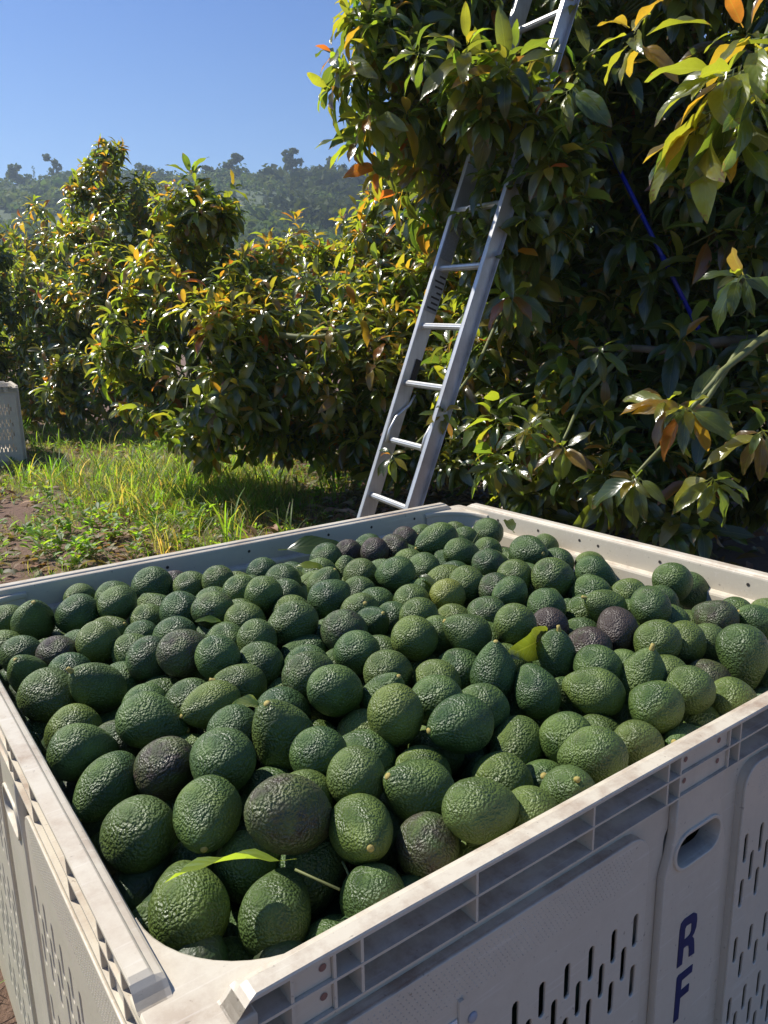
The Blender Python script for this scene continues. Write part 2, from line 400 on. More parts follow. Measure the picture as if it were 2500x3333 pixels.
def leaves_mesh(name, items, protos, jitter=.25, seed=1):
    """items: (proto index, 3x4 matrix, tint index) -> one mesh"""
    rng = np.random.RandomState(seed)
    Vs, Fq, UVs, Cs = [], [], [], []; base = 0
    by = {}
    for it in items: by.setdefault(it[0] % len(protos), []).append(it)
    for k, its in by.items():
        PV, PF, PUV = protos[k]
        Mx = np.array([i[1] for i in its]); n = len(its); m = len(PV)
        W = np.einsum('nij,mj->nmi', Mx[:, :, :3], PV) + Mx[:, None, :, 3]
        Vs.append(W.reshape(-1, 3))
        f = np.array([q for q in PF]); Fq.append((f[None] + (np.arange(n) * m)[:, None, None]).reshape(-1, 4) + base)
        UVs.append(np.tile(PUV[f.reshape(-1)], (n, 1)))
        t = np.array([LEAF_TINTS[i[2]] if isinstance(i[2], int) else i[2] for i in its]) * (1 + jitter * rng.uniform(-1, 1, (n, 3)) * np.array([1, .6, .5])) 
        Cs.append(np.repeat(np.concatenate([t, np.ones((n, 1))], 1), m, 0)); base += n * m
    V = np.concatenate(Vs); Fc = np.concatenate(Fq); UV = np.concatenate(UVs); C = np.concatenate(Cs)
    return raw_mesh(name, V, Fc, UV, C)
def raw_mesh(name, V, Fc, UV=None, C=None):
    me = bpy.data.meshes.new(name); nf = len(Fc); k = Fc.shape[1]
    me.vertices.add(len(V)); me.vertices.foreach_set('co', V.astype(np.float32).ravel())
    me.loops.add(nf * k); me.loops.foreach_set('vertex_index', Fc.astype(np.int32).ravel())
    me.polygons.add(nf); me.polygons.foreach_set('loop_start', np.arange(0, nf * k, k, dtype=np.int32))
    if UV is not None:
        u = me.uv_layers.new(name='UVMap'); u.data.foreach_set('uv', UV.astype(np.float32).ravel())
    if C is not None:
        c = me.attributes.new('tint', 'FLOAT_COLOR', 'POINT'); c.data.foreach_set('color', C.astype(np.float32).ravel())
    me.update(calc_edges=True); me.polygons.foreach_set('use_smooth', [True] * nf)
    return me
SINGLE = {}
def single_leaf_mesh(protos, pk, tint):
    key = (id(protos), pk % len(protos), tint)
    if key not in SINGLE:
        I = ((1, 0, 0, 0), (0, 1, 0, 0), (0, 0, 1, 0))
        me = leaves_mesh('leaf', [(pk, I, tint)], protos, jitter=.12, seed=pk * 9 + (tint if isinstance(tint, int) else 3)); me.materials.append(M_LEAF); SINGLE[key] = me
    return SINGLE[key]

# ------------------------------------------------------------------ trees
UPV = Vector((0, 0, 1))
def rvec(r):
    while True:
        v = Vector((r.uniform(-1, 1), r.uniform(-1, 1), r.uniform(-1, 1)))
        if .05 < v.length < 1: return v.normalized()
def whorl(items, p, u, r, n=9, L=.15, young=0.0, tmax=100, droop=.45, W=(3, 4, 4, 2, 1, .3, .1, .3)):
    """a shoot tip at p growing along u: n leaves round it, the youngest upright"""
    s = u.cross(UPV)
    if s.length < .05: s = Vector((1, 0, 0))
    s.normalize(); t = s.cross(u)
    ph = r.uniform(0, 6.28)
    for i in range(n):
        k = i / max(n - 1, 1)
        az = ph + i * 2.4
        tilt = RAD(25 + (tmax - 25) * k ** .7 + r.uniform(-14, 14))
        d = u * math.cos(tilt) + (s * math.cos(az) + t * math.sin(az)) * math.sin(tilt)
        d = (d - UPV * droop * (.35 + k)).normalized()
        z = (u * .7 + UPV * .8 + rvec(r) * .38)
        if r.random() < young * (1.15 - k): ti = r.choices((3, 4, 5, 6), (3, 5, 3, .9))[0]
        else: ti = r.choices(range(8), W)[0]
        ln = L * r.uniform(.72, 1.2) * (.62 + .5 * min(k * 2, 1))
        items.append((r.randrange(700), leaf_matrix(p - u * (.05 * k * L / .15), d, z, ln), ti, p.copy()))
SPRAY = dict(L=.2, young=.65, droop=.75)
def make_tree(label, name, blobs, dens, L, trunks, n_single, seed, young=.35, protos=PROTO, base=None, extra=(), W=(3, 4, 4, 2, 1, .3, .1, .3), core=.25, droop=.58, group=None, nleaf=(7, 11), thin=-.10):
    r = random.Random(seed)
    sph = [(at(x, y, Y), rad) for x, y, Y, rad in blobs]
    if base is None: base = Vector((sum(c.x for c, _ in sph) / len(sph), sum(c.y for c, _ in sph) / len(sph), 0))
    root = empty(name, base); tag(root, label, 'tree', group)
    items, tw = [], bmesh.new()
    zmax = max(c.z + q for c, q in sph); zmin = min(c.z - q for c, q in sph)
    for c, q in sph:
        n = int(dens * q * q * 12.6)
        for i in range(n):
            v = rvec(r)
            inner = r.random() < core
            if v.y > .35 and not inner and r.random() < .5: continue
            d = r.uniform(.2, .8) if inner else r.uniform(.82, 1.12)
            p = c + v * (q * d)
            if p.z < .12: continue
            if noise.noise(p * 2.6 + Vector((seed, 0, 0))) < thin - (.25 if inner else 0): continue
            if any((p - c2).length < q2 * .62 for c2, q2 in sph if c2 is not c) and r.random() < .75: continue
            u = (v + UPV * .45 + rvec(r) * .35).normalized()
            hh = (p.z - zmin) / (zmax - zmin + .01)
            yg = young * (0 if inner else 1) * (.35 + .9 * max(hh, max(v.z, 0)))
            whorl(items, p, u, r, r.randint(*nleaf), L * r.uniform(.85, 1.15), yg, droop=droop, W=W)
            if r.random() < .7:
                m = p.lerp(c, .45) + Vector((0, 0, -.05 * q)) + rvec(r) * .04
                add_tube(tw, [p, m, c.lerp(p, .15)], [.0035, .006, .010], 3, False)
    for e in extra:
        p = at(*e['at']); u = Vector(e['dir']).normalized()
        k0 = len(items)
        whorl(items, p, u, r, e.get('n', 10), e.get('L', .18), e.get('young', .8), e.get('tmax', 110), e.get('droop', .6), e.get('W', W))
        items[k0:] = [(a_ + 10000, b_, c_, d_) for a_, b_, c_, d_ in items[k0:]]
    # the leaves that show largest become objects of their own
    def score(it):
        M = it[1]; c = Vector((M[0][3] + M[0][1] * .5, M[1][3] + M[1][1] * .5, M[2][3] + M[2][1] * .5)) - CAM
        Z = c.dot(AXF)
        if Z < .3: return 0
        X = c.dot(AXR) / Z * FPX; Yp = -c.dot(AXU) / Z * FPX
        if abs(X) > 1230 or abs(Yp) > 1640: return 0
        d = (c + CAM - it[3])
        s = math.sqrt(M[0][1] ** 2 + M[1][1] ** 2 + M[2][1] ** 2) / Z
        return s * (1.6 if it[0] >= 10000 else 1)
    items.sort(key=score, reverse=True)
    P2 = protos
    for it in items[:n_single]:
        pr = PROTO_BIG if it[0] >= 10000 else protos
        o = link('leaf', single_leaf_mesh(pr, it[0], it[2]), None, root)
        M = it[1]; o.matrix_local = Matrix.Translation(-base) @ Matrix((M[0], M[1], M[2], (0, 0, 0, 1)))
    rest = [(a_ % 700, b_, c_) for a_, b_, c_, _ in items[n_single:]]
    fm = leaves_mesh('foliage', rest, protos, .3, seed); fm.transform(Matrix.Translation(-base))
    tag(link('foliage', fm, M_LEAF, root), kind='stuff')
    tm = bm_mesh('twigs', tw, True); tm.transform(Matrix.Translation(-base))
    tag(link('twigs', tm, M_TWIG, root), kind='stuff')
    # trunk and limbs
    for i, (pts, rad, nm, mt) in enumerate(trunks):
        bm = bmesh.new(); P = [Vector(q) for q in pts]
        fine = []
        for a_, b_ in zip(P, P[1:]):
            for k in range(4): fine.append(a_.lerp(b_, k / 4) + rvec(r) * rad[0] * .12)
        fine.append(P[-1])
        rr = [rad[0] + (rad[1] - rad[0]) * k / (len(fine) - 1) for k in range(len(fine))]
        add_tube(bm, fine, rr, 8); me = bm_mesh(nm, bm, True); me.transform(Matrix.Translation(-base))
        link(nm, me, mt, root)
    print(name, len(items), 'leaves')
    return root
def limbs(base, sph, r0=.07, k=5, seed=0):
    """a trunk forking to the crown's blobs"""
    r = random.Random(seed); c = [at(x, y, Y) for x, y, Y, _ in sph]; b = Vector((base.x, base.y, -.05))
    fork = Vector((base.x + r.uniform(-.1, .1), base.y + r.uniform(-.1, .1), .5)); c = [q + Vector((0, .25, 0)) for q in c]
    out = [([b, b.lerp(fork, .5) + Vector((.03, 0, 0)), fork], (r0 * 1.3, r0), 'trunk', M_BARK)]
    for q in r.sample(c, min(k, len(c))):
        out.append(([fork, fork.lerp(q, .5) + Vector((0, 0, .12)), q], (r0 * .7, r0 * .2), 'limb', M_BARK))
    return out

T_FAR = [(-60, 790, 9.8, .38), (-70, 920, 9.8, .48), (-60, 1060, 9.8, .5), (-90, 1200, 9.8, .45), (-300, 950, 10, .9)]
T_5 = [(130, 700, 12, .22), (135, 780, 12, .36), (110, 850, 12, .42), (205, 830, 11.8, .42), (140, 960, 11.4, .65), (110, 1110, 10.8, .65), (190, 1200, 10.2, .6), (90, 1250, 10.4, .5)]
T_1 = [(360, 492, 10.4, 0.135), (362, 520, 10.4, 0.163), (358, 560, 10.4, 0.294), (375, 640, 10.4, 0.458), (290, 640, 10.4, 0.261), (430, 700, 10.4, 0.49), (330, 770, 10.4, 0.533), (420, 830, 10.14, 0.584), (300, 930, 9.88, 0.761), (430, 1000, 9.62, 0.761), (300, 1110, 9.36, 0.736), (200, 1080, 9.88, 0.508), (220, 1200, 9.62, 0.533), (400, 1210, 9.1, 0.609), (250, 1270, 9.1, 0.457)]
T_2 = [(640, 610, 6, .12), (610, 670, 6, .20), (665, 730, 6, .26), (545, 690, 6.1, .12), (745, 690, 6, .13), (720, 800, 6, .28), (600, 830, 6, .32), (640, 930, 5.8, .44), (760, 1000, 5.7, .40), (690, 1060, 5.6, .48), (540, 1080, 5.6, .46), (620, 1200, 5.3, .46), (760, 1190, 5.2, .40), (680, 1300, 5.1, .32), (500, 1220, 5.6, .36), (560, 1330, 5.6, .26), (700, 1375, 5.3, .22), (640, 1360, 5.7, .3)]
T_3 = [(950, 770, 8, .12), (1060, 830, 8, .22), (860, 850, 7.6, .22), (880, 930, 7, .38), (1010, 950, 6.8, .44), (1150, 910, 7, .42), (950, 1060, 6.0, .50), (1100, 1050, 5.8, .48), (860, 1130, 5.6, .42), (990, 1200, 5.4, .48), (1140, 1200, 5.4, .45), (1060, 1330, 5.3, .36), (880, 1280, 5.3, .34), (900, 1385, 5.5, .27), (1180, 1400, 5.5, .28), (1020, 1400, 5.6, .28), (800, 1380, 5.8, .26)]
T_4 = [(1290, 590, 7, .26), (1330, 680, 6.8, .42), (1250, 780, 6.6, .36), (1370, 830, 6.4, .5), (1290, 960, 6, .44), (1420, 1020, 5.8, .45), (1300, 1160, 5.6, .42), (1430, 1200, 5.5, .42), (1320, 1330, 5.3, .38), (1230, 1420, 5.3, .32), (1430, 1420, 5.4, .4), (1500, 900, 6, .5)]
T_R = [(1330, 40, 4.5, .32), (1240, 170, 4.4, .24), (1150, 250, 4.35, .14), (1280, 320, 4.45, .28), (1210, 400, 4.4, .12), (1400, 180, 4.6, .36), (1420, 430, 4.7, .34), (1480, 640, 5, .34), (1550, 120, 4.9, .45), (1580, 420, 4.9, .45), (1620, 700, 5, .45), (1700, 620, 4.7, .42), (1830, 330, 4.9, .5), (2000, 80, 4.6, .6), (2060, 480, 4.8, .65), (2300, 280, 4.6, .7), (2380, 720, 4.5, .6), (2110, 880, 4.6, .6), (1860, 920, 4.7, .48), (1700, 930, 4.9, .38), (1640, 1180, 4.9, .40), (1900, 1220, 4.5, .5), (2150, 1230, 4.3, .5), (2420, 1130, 4.2, .52), (1600, 1400, 4.8, .36), (1800, 1470, 4.3, .38), (2050, 1480, 4.05, .40), (2300, 1430, 3.95, .42), (2550, 1450, 3.8, .42), (2650, 900, 4.2, .6), (2700, 400, 4.3, .7), (1500, -180, 5, .5), (1850, -220, 4.9, .7), (2300, -250, 4.8, .8), (1700, 1560, 4.3, .26), (1950, 1610, 3.75, .2), (2250, 1640, 3.6, .2),
       (1720, 760, 4.05, .24), (1770, 600, 3.95, .22), (1780, 430, 3.9, .2), (1540, 270, 3.85, .15), (1640, 690, 4.0, .13), (1625, 560, 4.0, .12), (1650, 250, 3.85, .14), (1600, 380, 3.9, .12), (1710, 880, 4.15, .2),
       (1700, 300, 5.6, .7), (2050, 300, 5.8, .9), (2000, 800, 5.8, .9), (2350, 600, 5.8, 1.0), (2300, 1100, 5.4, .8), (1850, 1150, 5.6, .6)]
bF = Vector((-6.3, 9.9, 0)); b5 = Vector((-5.3, 11.7, 0)); b1 = Vector((-3.55, 10.3, 0)); b2 = Vector((-1.45, 6.1, 0)); b3 = Vector((-.55, 6.5, 0)); b4 = Vector((.35, 6.3, 0)); bR = Vector((1.9, 5.0, 0))
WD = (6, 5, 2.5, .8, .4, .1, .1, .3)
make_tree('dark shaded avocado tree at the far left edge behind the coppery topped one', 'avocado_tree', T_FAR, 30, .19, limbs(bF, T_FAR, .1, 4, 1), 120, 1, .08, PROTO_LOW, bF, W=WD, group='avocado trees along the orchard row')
make_tree('broad avocado tree with coppery red tips left of the tallest distant one', 'avocado_tree', T_5, 17, .20, limbs(b5, T_5, .09, 5, 2), 200, 2, .8, PROTO_LOW, b5, group='avocado trees along the orchard row')
make_tree('tall pointed avocado tree rising above the hill line on the left', 'avocado_tree', T_1, 30, .19, limbs(b1, T_1, .08, 6, 3), 300, 3, .7, PROTO, b1, thin=.0, group='avocado trees along the orchard row')
E_2 = [dict(at=(600, 990, 4.9), dir=(-.4, -.5, .7), n=11, L=.15, young=1.0, W=(0, 0, 1, 2, 2, 3, 6, 1)), dict(at=(700, 1010, 4.9), dir=(.3, -.6, .6), n=10, L=.15, young=.9),
       dict(at=(480, 1120, 5.0), dir=(-.5, -.6, .4), n=10, L=.18, young=.7), dict(at=(860, 1000, 5.0), dir=(.1, -.6, .5), n=11, L=.18, young=.8), dict(at=(560, 1220, 4.9), dir=(-.3, -.6, .3), n=10, L=.18, young=.5), dict(at=(830, 1330, 4.9), dir=(.1, -.6, .1), n=10, L=.18, young=.4),
       dict(at=(650, 1290, 4.8), dir=(-.5, -.6, .2), n=10, L=.19, young=.5), dict(at=(760, 1220, 4.8), dir=(-.2, -.6, .3), n=9, L=.19, young=.5), dict(at=(560, 600, 5.9), dir=(-.6, 0, .6), n=9, L=.17, young=.9), dict(at=(760, 610, 5.9), dir=(.6, 0, .5), n=8, L=.17, young=.9), dict(at=(620, 555, 5.95), dir=(-.1, 0, 1), n=7, L=.17, young=.8, tmax=60, droop=.1)]
make_tree('bushy avocado tree with forked top and red young leaves, left of centre', 'avocado_tree', T_2, 50, .15, limbs(b2, T_2, .07, 6, 4) + [([at(660, 1290, 5.2), at(700, 1180, 5.0), at(755, 1060, 4.95)], (.022, .008), 'limb', M_TWIG)], 300, 4, .85, PROTO, b2, E_2, thin=.0, group='avocado trees along the orchard row')
E_3 = [dict(at=(960, 1200, 4.9), dir=(-.2, -.6, .3), n=10, L=.18, young=.6), dict(at=(1100, 1280, 4.9), dir=(.2, -.6, .2), n=10, L=.18, young=.5), dict(at=(1220, 1180, 4.9), dir=(.2, -.6, .4), n=10, L=.18, young=.7), dict(at=(1070, 1060, 4.8), dir=(-.5, -.5, .5), n=11, L=.17, young=.9), dict(at=(1180, 1010, 4.9), dir=(.2, -.5, .6), n=10, L=.16, young=.9), dict(at=(960, 705, 7.8), dir=(0, 0, 1), n=9, L=.15, young=1, tmax=70, droop=.1, W=(0, 0, 0, 1, 1, 3, 6, 1))]
make_tree('low spreading yellow green avocado tree midway between forked tree and ladder', 'avocado_tree', T_3, 48, .15, limbs(b3, T_3, .07, 6, 5) + [([at(900, 1090, 5.1), at(1010, 1100, 5.0), at(1120, 1085, 4.95), at(1240, 1040, 4.95)], (.02, .009), 'limb', M_TWIG)], 300, 5, .95, PROTO, b3, E_3, thin=-.02, group='avocado trees along the orchard row')
make_tree('glossy avocado tree standing directly behind the ladder', 'avocado_tree', T_4, 46, .155, limbs(b4, T_4, .07, 6, 6), 300, 6, .7, PROTO, b4, thin=-.03, group='avocado trees along the orchard row')
YW = (.3, .8, 1.5, 5, 5, 1.6, .05, .4)
E_R = [dict(at=(2330, 250, 1.95), dir=(-.8, -.1, -.35), n=11, L=.20, young=.95, tmax=75, droop=.75, W=YW), dict(at=(2260, 420, 2.0), dir=(-.7, -.1, -.7), n=9, L=.21, young=.9, tmax=60, droop=.9, W=YW),
       dict(at=(2420, 90, 2.0), dir=(-.5, 0, .6), n=10, L=.17, young=1, W=YW), dict(at=(2470, 330, 1.9), dir=(.2, -.2, -.3), n=9, L=.19, young=.6, droop=.8), dict(at=(2400, 470, 2.0), dir=(-.3, 0, -.8), n=8, L=.18, young=.3, droop=.9), dict(at=(2560, 150, 2.0), dir=(-.1, 0, .3), n=9, L=.19, young=.8, W=YW),
       dict(at=(2050, 90, 3.0), dir=(-.5, -.2, .5), n=11, L=.19, young=.85, W=YW), dict(at=(1520, 140, 3.75), dir=(-.1, -.5, .5), n=13, L=.22, young=.75, tmax=115), dict(at=(1840, 300, 3.5), dir=(-.5, -.4, -.3), n=9, L=.2, young=.1, droop=.9), dict(at=(1350, 160, 3.9), dir=(-.5, -.4, .2), n=11, L=.2, young=.4), dict(at=(1200, 400, 4.1), dir=(-.4, -.2, -.5), n=8, L=.2, young=.7, droop=.8), dict(at=(1120, 230, 4.2), dir=(-.8, -.2, .1), n=10, L=.19, young=.6), dict(at=(1140, 60, 4.3), dir=(-.8, -.2, .3), n=10, L=.18, young=.7), dict(at=(1660, 620, 3.9), dir=(-.5, -.4, .0), n=11, L=.19, young=.2, droop=.7), dict(at=(1500, 700, 4.1), dir=(-.4, -.4, -.3), n=9, L=.18, young=.5, droop=.8),
       dict(at=(1085, 170, 4.2), dir=(-.8, -.1, .2), n=9, **SPRAY), dict(at=(1065, 290, 4.2), dir=(-.7, -.1, -.2), n=9, **SPRAY), dict(at=(1150, 470, 4.2), dir=(-.5, -.1, -.5), n=8, **SPRAY), dict(at=(1225, 560, 4.3), dir=(-.4, -.1, -.7), n=8, **SPRAY), dict(at=(1130, 20, 4.3), dir=(-.7, 0, .5), n=9, **SPRAY), dict(at=(1290, 640, 4.5), dir=(-.4, -.1, -.4), n=9, **SPRAY), dict(at=(1180, 380, 4.15), dir=(-.6, -.3, -.1), n=9, **SPRAY),
       dict(at=(2230, 1330, 2.75), dir=(-.5, -.6, .0), n=14, L=.19, young=.3, tmax=125, droop=.8, W=(2, 3, 4, 3, 1.5, .5, .1, 2.5)), dict(at=(2160, 1300, 2.8), dir=(-.7, -.4, .2), n=9, L=.17, young=.5, droop=.8, W=(1, 2, 3, 3, 2, 1, .1, 3)), dict(at=(2060, 1560, 2.8), dir=(-.5, -.5, .0), n=10, L=.17, young=.1, droop=.9, W=(4, 4, 2, 1, .5, .3, .1, 1)), dict(at=(1830, 1450, 3.3), dir=(-.3, -.5, .3), n=12, L=.16, young=.25, droop=.8, W=(2, 3, 3, 2, 1, .8, .1, 2.5)), dict(at=(1700, 1400, 3.5), dir=(-.5, -.4, .1), n=9, L=.16, young=.2, droop=.9), dict(at=(2480, 1400, 2.6), dir=(-.3, -.5, .1), n=10, L=.19, young=.2, droop=.9, W=(2, 3, 3, 2, 1, .5, .1, 2)), dict(at=(2330, 1570, 2.8), dir=(-.1, -.6, -.1), n=9, L=.17, young=.1, droop=.9), dict(at=(1620, 1520, 3.6), dir=(-.3, -.5, -.1), n=9, L=.15, young=.1, droop=.9), dict(at=(2400, 900, 2.9), dir=(-.5, -.4, -.1), n=10, L=.19, young=.1, droop=.8, W=WD), dict(at=(1660, 960, 3.9), dir=(-.2, -.5, -.2), n=9, L=.2, young=.6, droop=1.0), dict(at=(1950, 1130, 3.6), dir=(-.2, -.5, .2), n=9, L=.16, young=.1, droop=.7, W=WD),
       dict(at=(1440, 1345, 3.72), dir=(-.1, -.6, .2), n=10, L=.13, young=.5, droop=.8, W=(1, 2, 2, 2, 2, 2, .5, 3)), dict(at=(1275, 1480, 3.8), dir=(-.2, -.5, .3), n=9, L=.13, young=.5, droop=.9)]
TR = limbs(bR, T_R[:30], .13, 9, 7)
TR += [([at(2700, 1020, 3.4), at(2500, 1085, 3.0), at(2350, 1210, 2.85), at(2240, 1340, 2.78)], (.020, .007), 'limb', M_TWIG),
       ([at(2650, 1060, 3.3), at(2420, 1120, 3.2), at(2300, 1300, 3.1), at(2060, 1555, 2.85)], (.018, .006), 'limb', M_TWIG),
       ([at(2750, 1150, 4.2), at(2450, 1105, 4.0), at(2300, 1120, 3.85), at(2150, 1140, 3.95), at(1980, 1130, 4.15), at(1860, 1160, 4.35)], (.034, .012), 'limb', M_BARK),
       ([at(2050, 1130, 4.0), at(1900, 1290, 3.7), at(1830, 1440, 3.35)], (.014, .006), 'limb', M_TWIG),
       ([at(2600, -150, 2.4), at(2520, 60, 2.15), at(2450, 230, 2.05), at(2340, 260, 1.98)], (.012, .006), 'limb', M_TWIG),
       ([at(2450, 230, 2.05), at(2380, 350, 2.03), at(2265, 420, 2.0)], (.008, .005), 'limb', M_TWIG),
       ([at(1640, 1000, 4.4), at(1560, 1180, 4.0), at(1445, 1340, 3.76)], (.012, .005), 'limb', M_TWIG),
       ([at(1420, 1380, 4.4), at(1350, 1450, 4.0), at(1280, 1478, 3.82)], (.010, .005), 'limb', M_TWIG)]
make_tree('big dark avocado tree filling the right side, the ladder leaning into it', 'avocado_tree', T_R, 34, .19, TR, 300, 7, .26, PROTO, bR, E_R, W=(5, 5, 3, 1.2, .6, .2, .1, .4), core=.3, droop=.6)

# ------------------------------------------------------------------ hill vegetation
PROTO_BUSH = [(np.array([(-.5, -.5, 0), (.5, -.4, .15), (.45, .5, 0), (-.5, .45, .12)]), [(0, 1, 2, 3)], np.array([(0, .2), (0, .3), (0, .5), (0, .6)]))]
rb = random.Random(5)
def clump(items, c, rx, rz, n, s, tint, r=rb):
    for _ in range(n):
        v = rvec(r); q = r.uniform(.6, 1.0)
        p = Vector((c.x + v.x * rx * q, c.y + v.y * rx * q, c.z + v.z * rz * q))
        items.append((0, leaf_matrix(p, rvec(r), v + rvec(r) * .7, s * r.uniform(.6, 1.4)), tint))
items = []
for i in range(4600):
    px = rb.uniform(-500, 2100); Y = 75 + (RY - 78) * rb.random() ** .6
    g = noise.noise(Vector((px * .006, Y * .02, 9)))
    p = hill_at(px, Y); big = 1.0 + max(g, 0) * 2.2 if g > -.12 else .5
    s = rb.uniform(.7, 1.5) * big
    t = rb.choice([(.06, .11, .035), (.085, .14, .045), (.11, .16, .06), (.05, .085, .03)])
    clump(items, p + Vector((0, 0, s * .5)), s, s * .75, 22, s * .55, t)
for i in range(420):     # thickets along and just below the ridge
    px = rb.uniform(-400, 2000); Y = RY - rb.random() ** 2 * 45 + 2; p = hill_at(px, Y); s = rb.uniform(.9, 2.1) * (1.5 if px > 1000 else 1)
    clump(items, p + Vector((0, 0, s * .5)), s * 1.3, s * .8, 26, s * .45, rb.choice([(.045, .08, .03), (.07, .11, .045), (.09, .13, .055)]))
for i in range(150):     # the dark grove in the gully below the ridge
    px = rb.gauss(1130, 90); Y = rb.uniform(170, 245); p = hill_at(px, Y); s = rb.uniform(2.0, 3.6)
    clump(items, p + Vector((0, 0, s * .8)), s, s, 46, s * .42, rb.choice([(.018, .036, .014), (.024, .045, .018)]))
m_ = leaves_mesh('hillside_scrub', items, PROTO_BUSH, .2, 4); tag(link('hillside_scrub', m_, M_FAR), 'grey green scrub covering the distant hillside', 'scrub', kind='stuff')

def ridge_tree(label, px, Y, h, w, tint, n=150, crown_frac=.75, lean=0.0, lobes=4, kind='ridge_tree'):
    b = hill_at(px, Y); root = empty(kind, b); tag(root, label, 'tree', 'trees along the distant ridge')
    r = random.Random(int(px)); its = []
    for k in range(lobes):
        cx = r.uniform(-.3, .3) * w; cz = h * (1 - crown_frac) + h * crown_frac * (k + .6) / lobes
        q = w * .5 * r.uniform(.45, .75) * (1 - .3 * k / lobes)
        clump(its, Vector((cx + lean * cz, r.uniform(-.2, .2) * w, cz)), q, h * crown_frac / lobes * .75, n // lobes, w * .13, tint, r)
    cm = leaves_mesh('crown', its, PROTO_BUSH, .3, 3); tag(link('crown', cm, M_FAR, root), kind='stuff')
    bm = bmesh.new(); add_tube(bm, [(0, 0, -.5), (lean * h * .4, 0, h * .4), (lean * h * .8, 0, h * .85)], [w * .045, w * .03, w * .012], 5)
    link('trunk', bm_mesh('trunk', bm, True), M_BARK, root)
K1, K2, K3 = (.022, .042, .018), (.05, .075, .035), (.035, .06, .026)
ridge_tree('small lone tree on the far left end of the ridge', 22, 262, 4.2, 2.6, K3, 90)
ridge_tree('wide pale tree on the ridge between lone tree and spiky pine', 95, 258, 5.2, 7.0, K2, 220, .85)
ridge_tree('narrow spiky tree on the ridge, left of the pointed avocado tree', 147, 258, 4.6, 1.6, K3, 80)
ridge_tree('tall ragged tree on the ridge touching the pointed avocado tree', 212, 258, 7.0, 5.2, K2, 240, .8)
ridge_tree('feathery bush on the ridge just right of pointed avocado tree', 500, 255, 3.4, 6.0, K2, 160, .9)
ridge_tree('dark flat topped leaning tree at the hill crest', 778, 256, 5.4, 6.2, K1, 320, .62, .08)
ridge_tree('low dark bush left of the flat topped ridge tree', 700, 256, 2.6, 5.0, K1, 160, .95)
ridge_tree('tallest pale tree standing alone on the ridge, right of centre', 968, 256, 8.2, 6.4, K2, 420, .85, 0, 6)
ridge_tree('round dark bush on the ridge beside the tallest pale tree', 1045, 250, 4.2, 5.4, K1, 240, .95)
ridge_tree('airy double crowned tree on the ridge beside the round dark bush', 1085, 258, 6.2, 5.8, K2, 260, .8)
ridge_tree('thin ragged tree on the ridge near the big avocado tree edge', 1195, 258, 6.8, 3.4, K3, 200, .8)

# ------------------------------------------------------------------ grass, weeds, leaf litter
PROTO_GRASS = [leaf_proto(s, nseg=4, width=.028, bend=80, fold=15, wavy=0, petiole=.02) for s in range(60, 66)]
PROTO_WEED = [leaf_proto(s, nseg=3, width=.38, bend=40, petiole=.1) for s in range(70, 74)]
rg = random.Random(21); gi, wi_, li = [], [], []; BN_ = Vector((-.1444, .3855, 0)); AN_ = Vector((math.cos(.6268), math.sin(.6268), 0))
GT = [(.07, .16, .018), (.10, .21, .025), (.055, .13, .015), (.15, .25, .035), (.20, .20, .07), (.075, .14, .03), (.26, .22, .12)]
LT = [(.20, .12, .075), (.28, .19, .13), (.13, .075, .05), (.34, .26, .19), (.22, .16, .08)]
def grass_density(x, y):
    d = .78 + .8 * noise2(x, y, .9, 7) + .5 * noise2(x, y, 2.6, 2)
    for cx, cy, rr in ((-2.75, 5.3, .6), (-1.8, 4.25, .4), (-2.6, 4.5, .4)): d -= .95 * math.exp(-((x - cx) ** 2 + (y - cy) ** 2) / rr ** 2)
    for cx, cy, rr, k in ((-1.2, 5.9, 1.0, 1.1), (-.95, 5.0, .42, 1.5), (-2.2, 6.8, 1.2, .8), (-1.8, 5.5, .5, .8)): d += k * math.exp(-((x - cx) ** 2 + (y - cy) ** 2) / rr ** 2)
    if x > -.55: d -= (x + .55) * 3.0
    return d
n = 0
while n < 17000:
    x = rg.uniform(-6.5, .6); y = rg.uniform(2.2, 11) if rg.random() < .75 else rg.uniform(2.2, 6.5)
    d = grass_density(x, y)
    if rg.random() > d: 
        if rg.random() < .02: n += 1
        continue
    n += 1
    hgt = rg.uniform(.035, .09) * (1 + .9 * max(d - .9, 0)); z0 = ground_z(x, y)
    if rg.random() < .05 and d > .6: hgt = rg.uniform(.16, .34)
    tone = rg.choice(GT)
    for _ in range(rg.randint(4, 9)):
        az = rg.uniform(0, 6.28); tl = rg.uniform(.08, .75)
        dv = Vector((math.cos(az) * tl, math.sin(az) * tl, 1)).normalized()
        p = Vector((x + rg.gauss(0, .018), y + rg.gauss(0, .018), z0 - .004))
        gi.append((rg.randrange(600), leaf_matrix(p, dv, Vector((-dv.x, -dv.y, .5)), hgt * rg.uniform(.6, 1.3)), tone))
for _ in range(2600):
    x = rg.uniform(-6, .2); y = rg.uniform(2.2, 9); d = grass_density(x, y)
    if rg.random() > .35 + d * .4: continue
    z0 = ground_z(x, y); tone = rg.choice(GT[:4]); s = rg.uniform(.03, .075); h = rg.uniform(.01, .09)
    for k in range(rg.randint(4, 8)):
        az = rg.uniform(0, 6.28); dv = Vector((math.cos(az), math.sin(az), rg.uniform(.1, .9)))
        wi_.append((rg.randrange(600), leaf_matrix(Vector((x, y, z0 + h * rg.random())), dv, UPV + rvec(rg) * .3, s * rg.uniform(.6, 1.3)), tone))
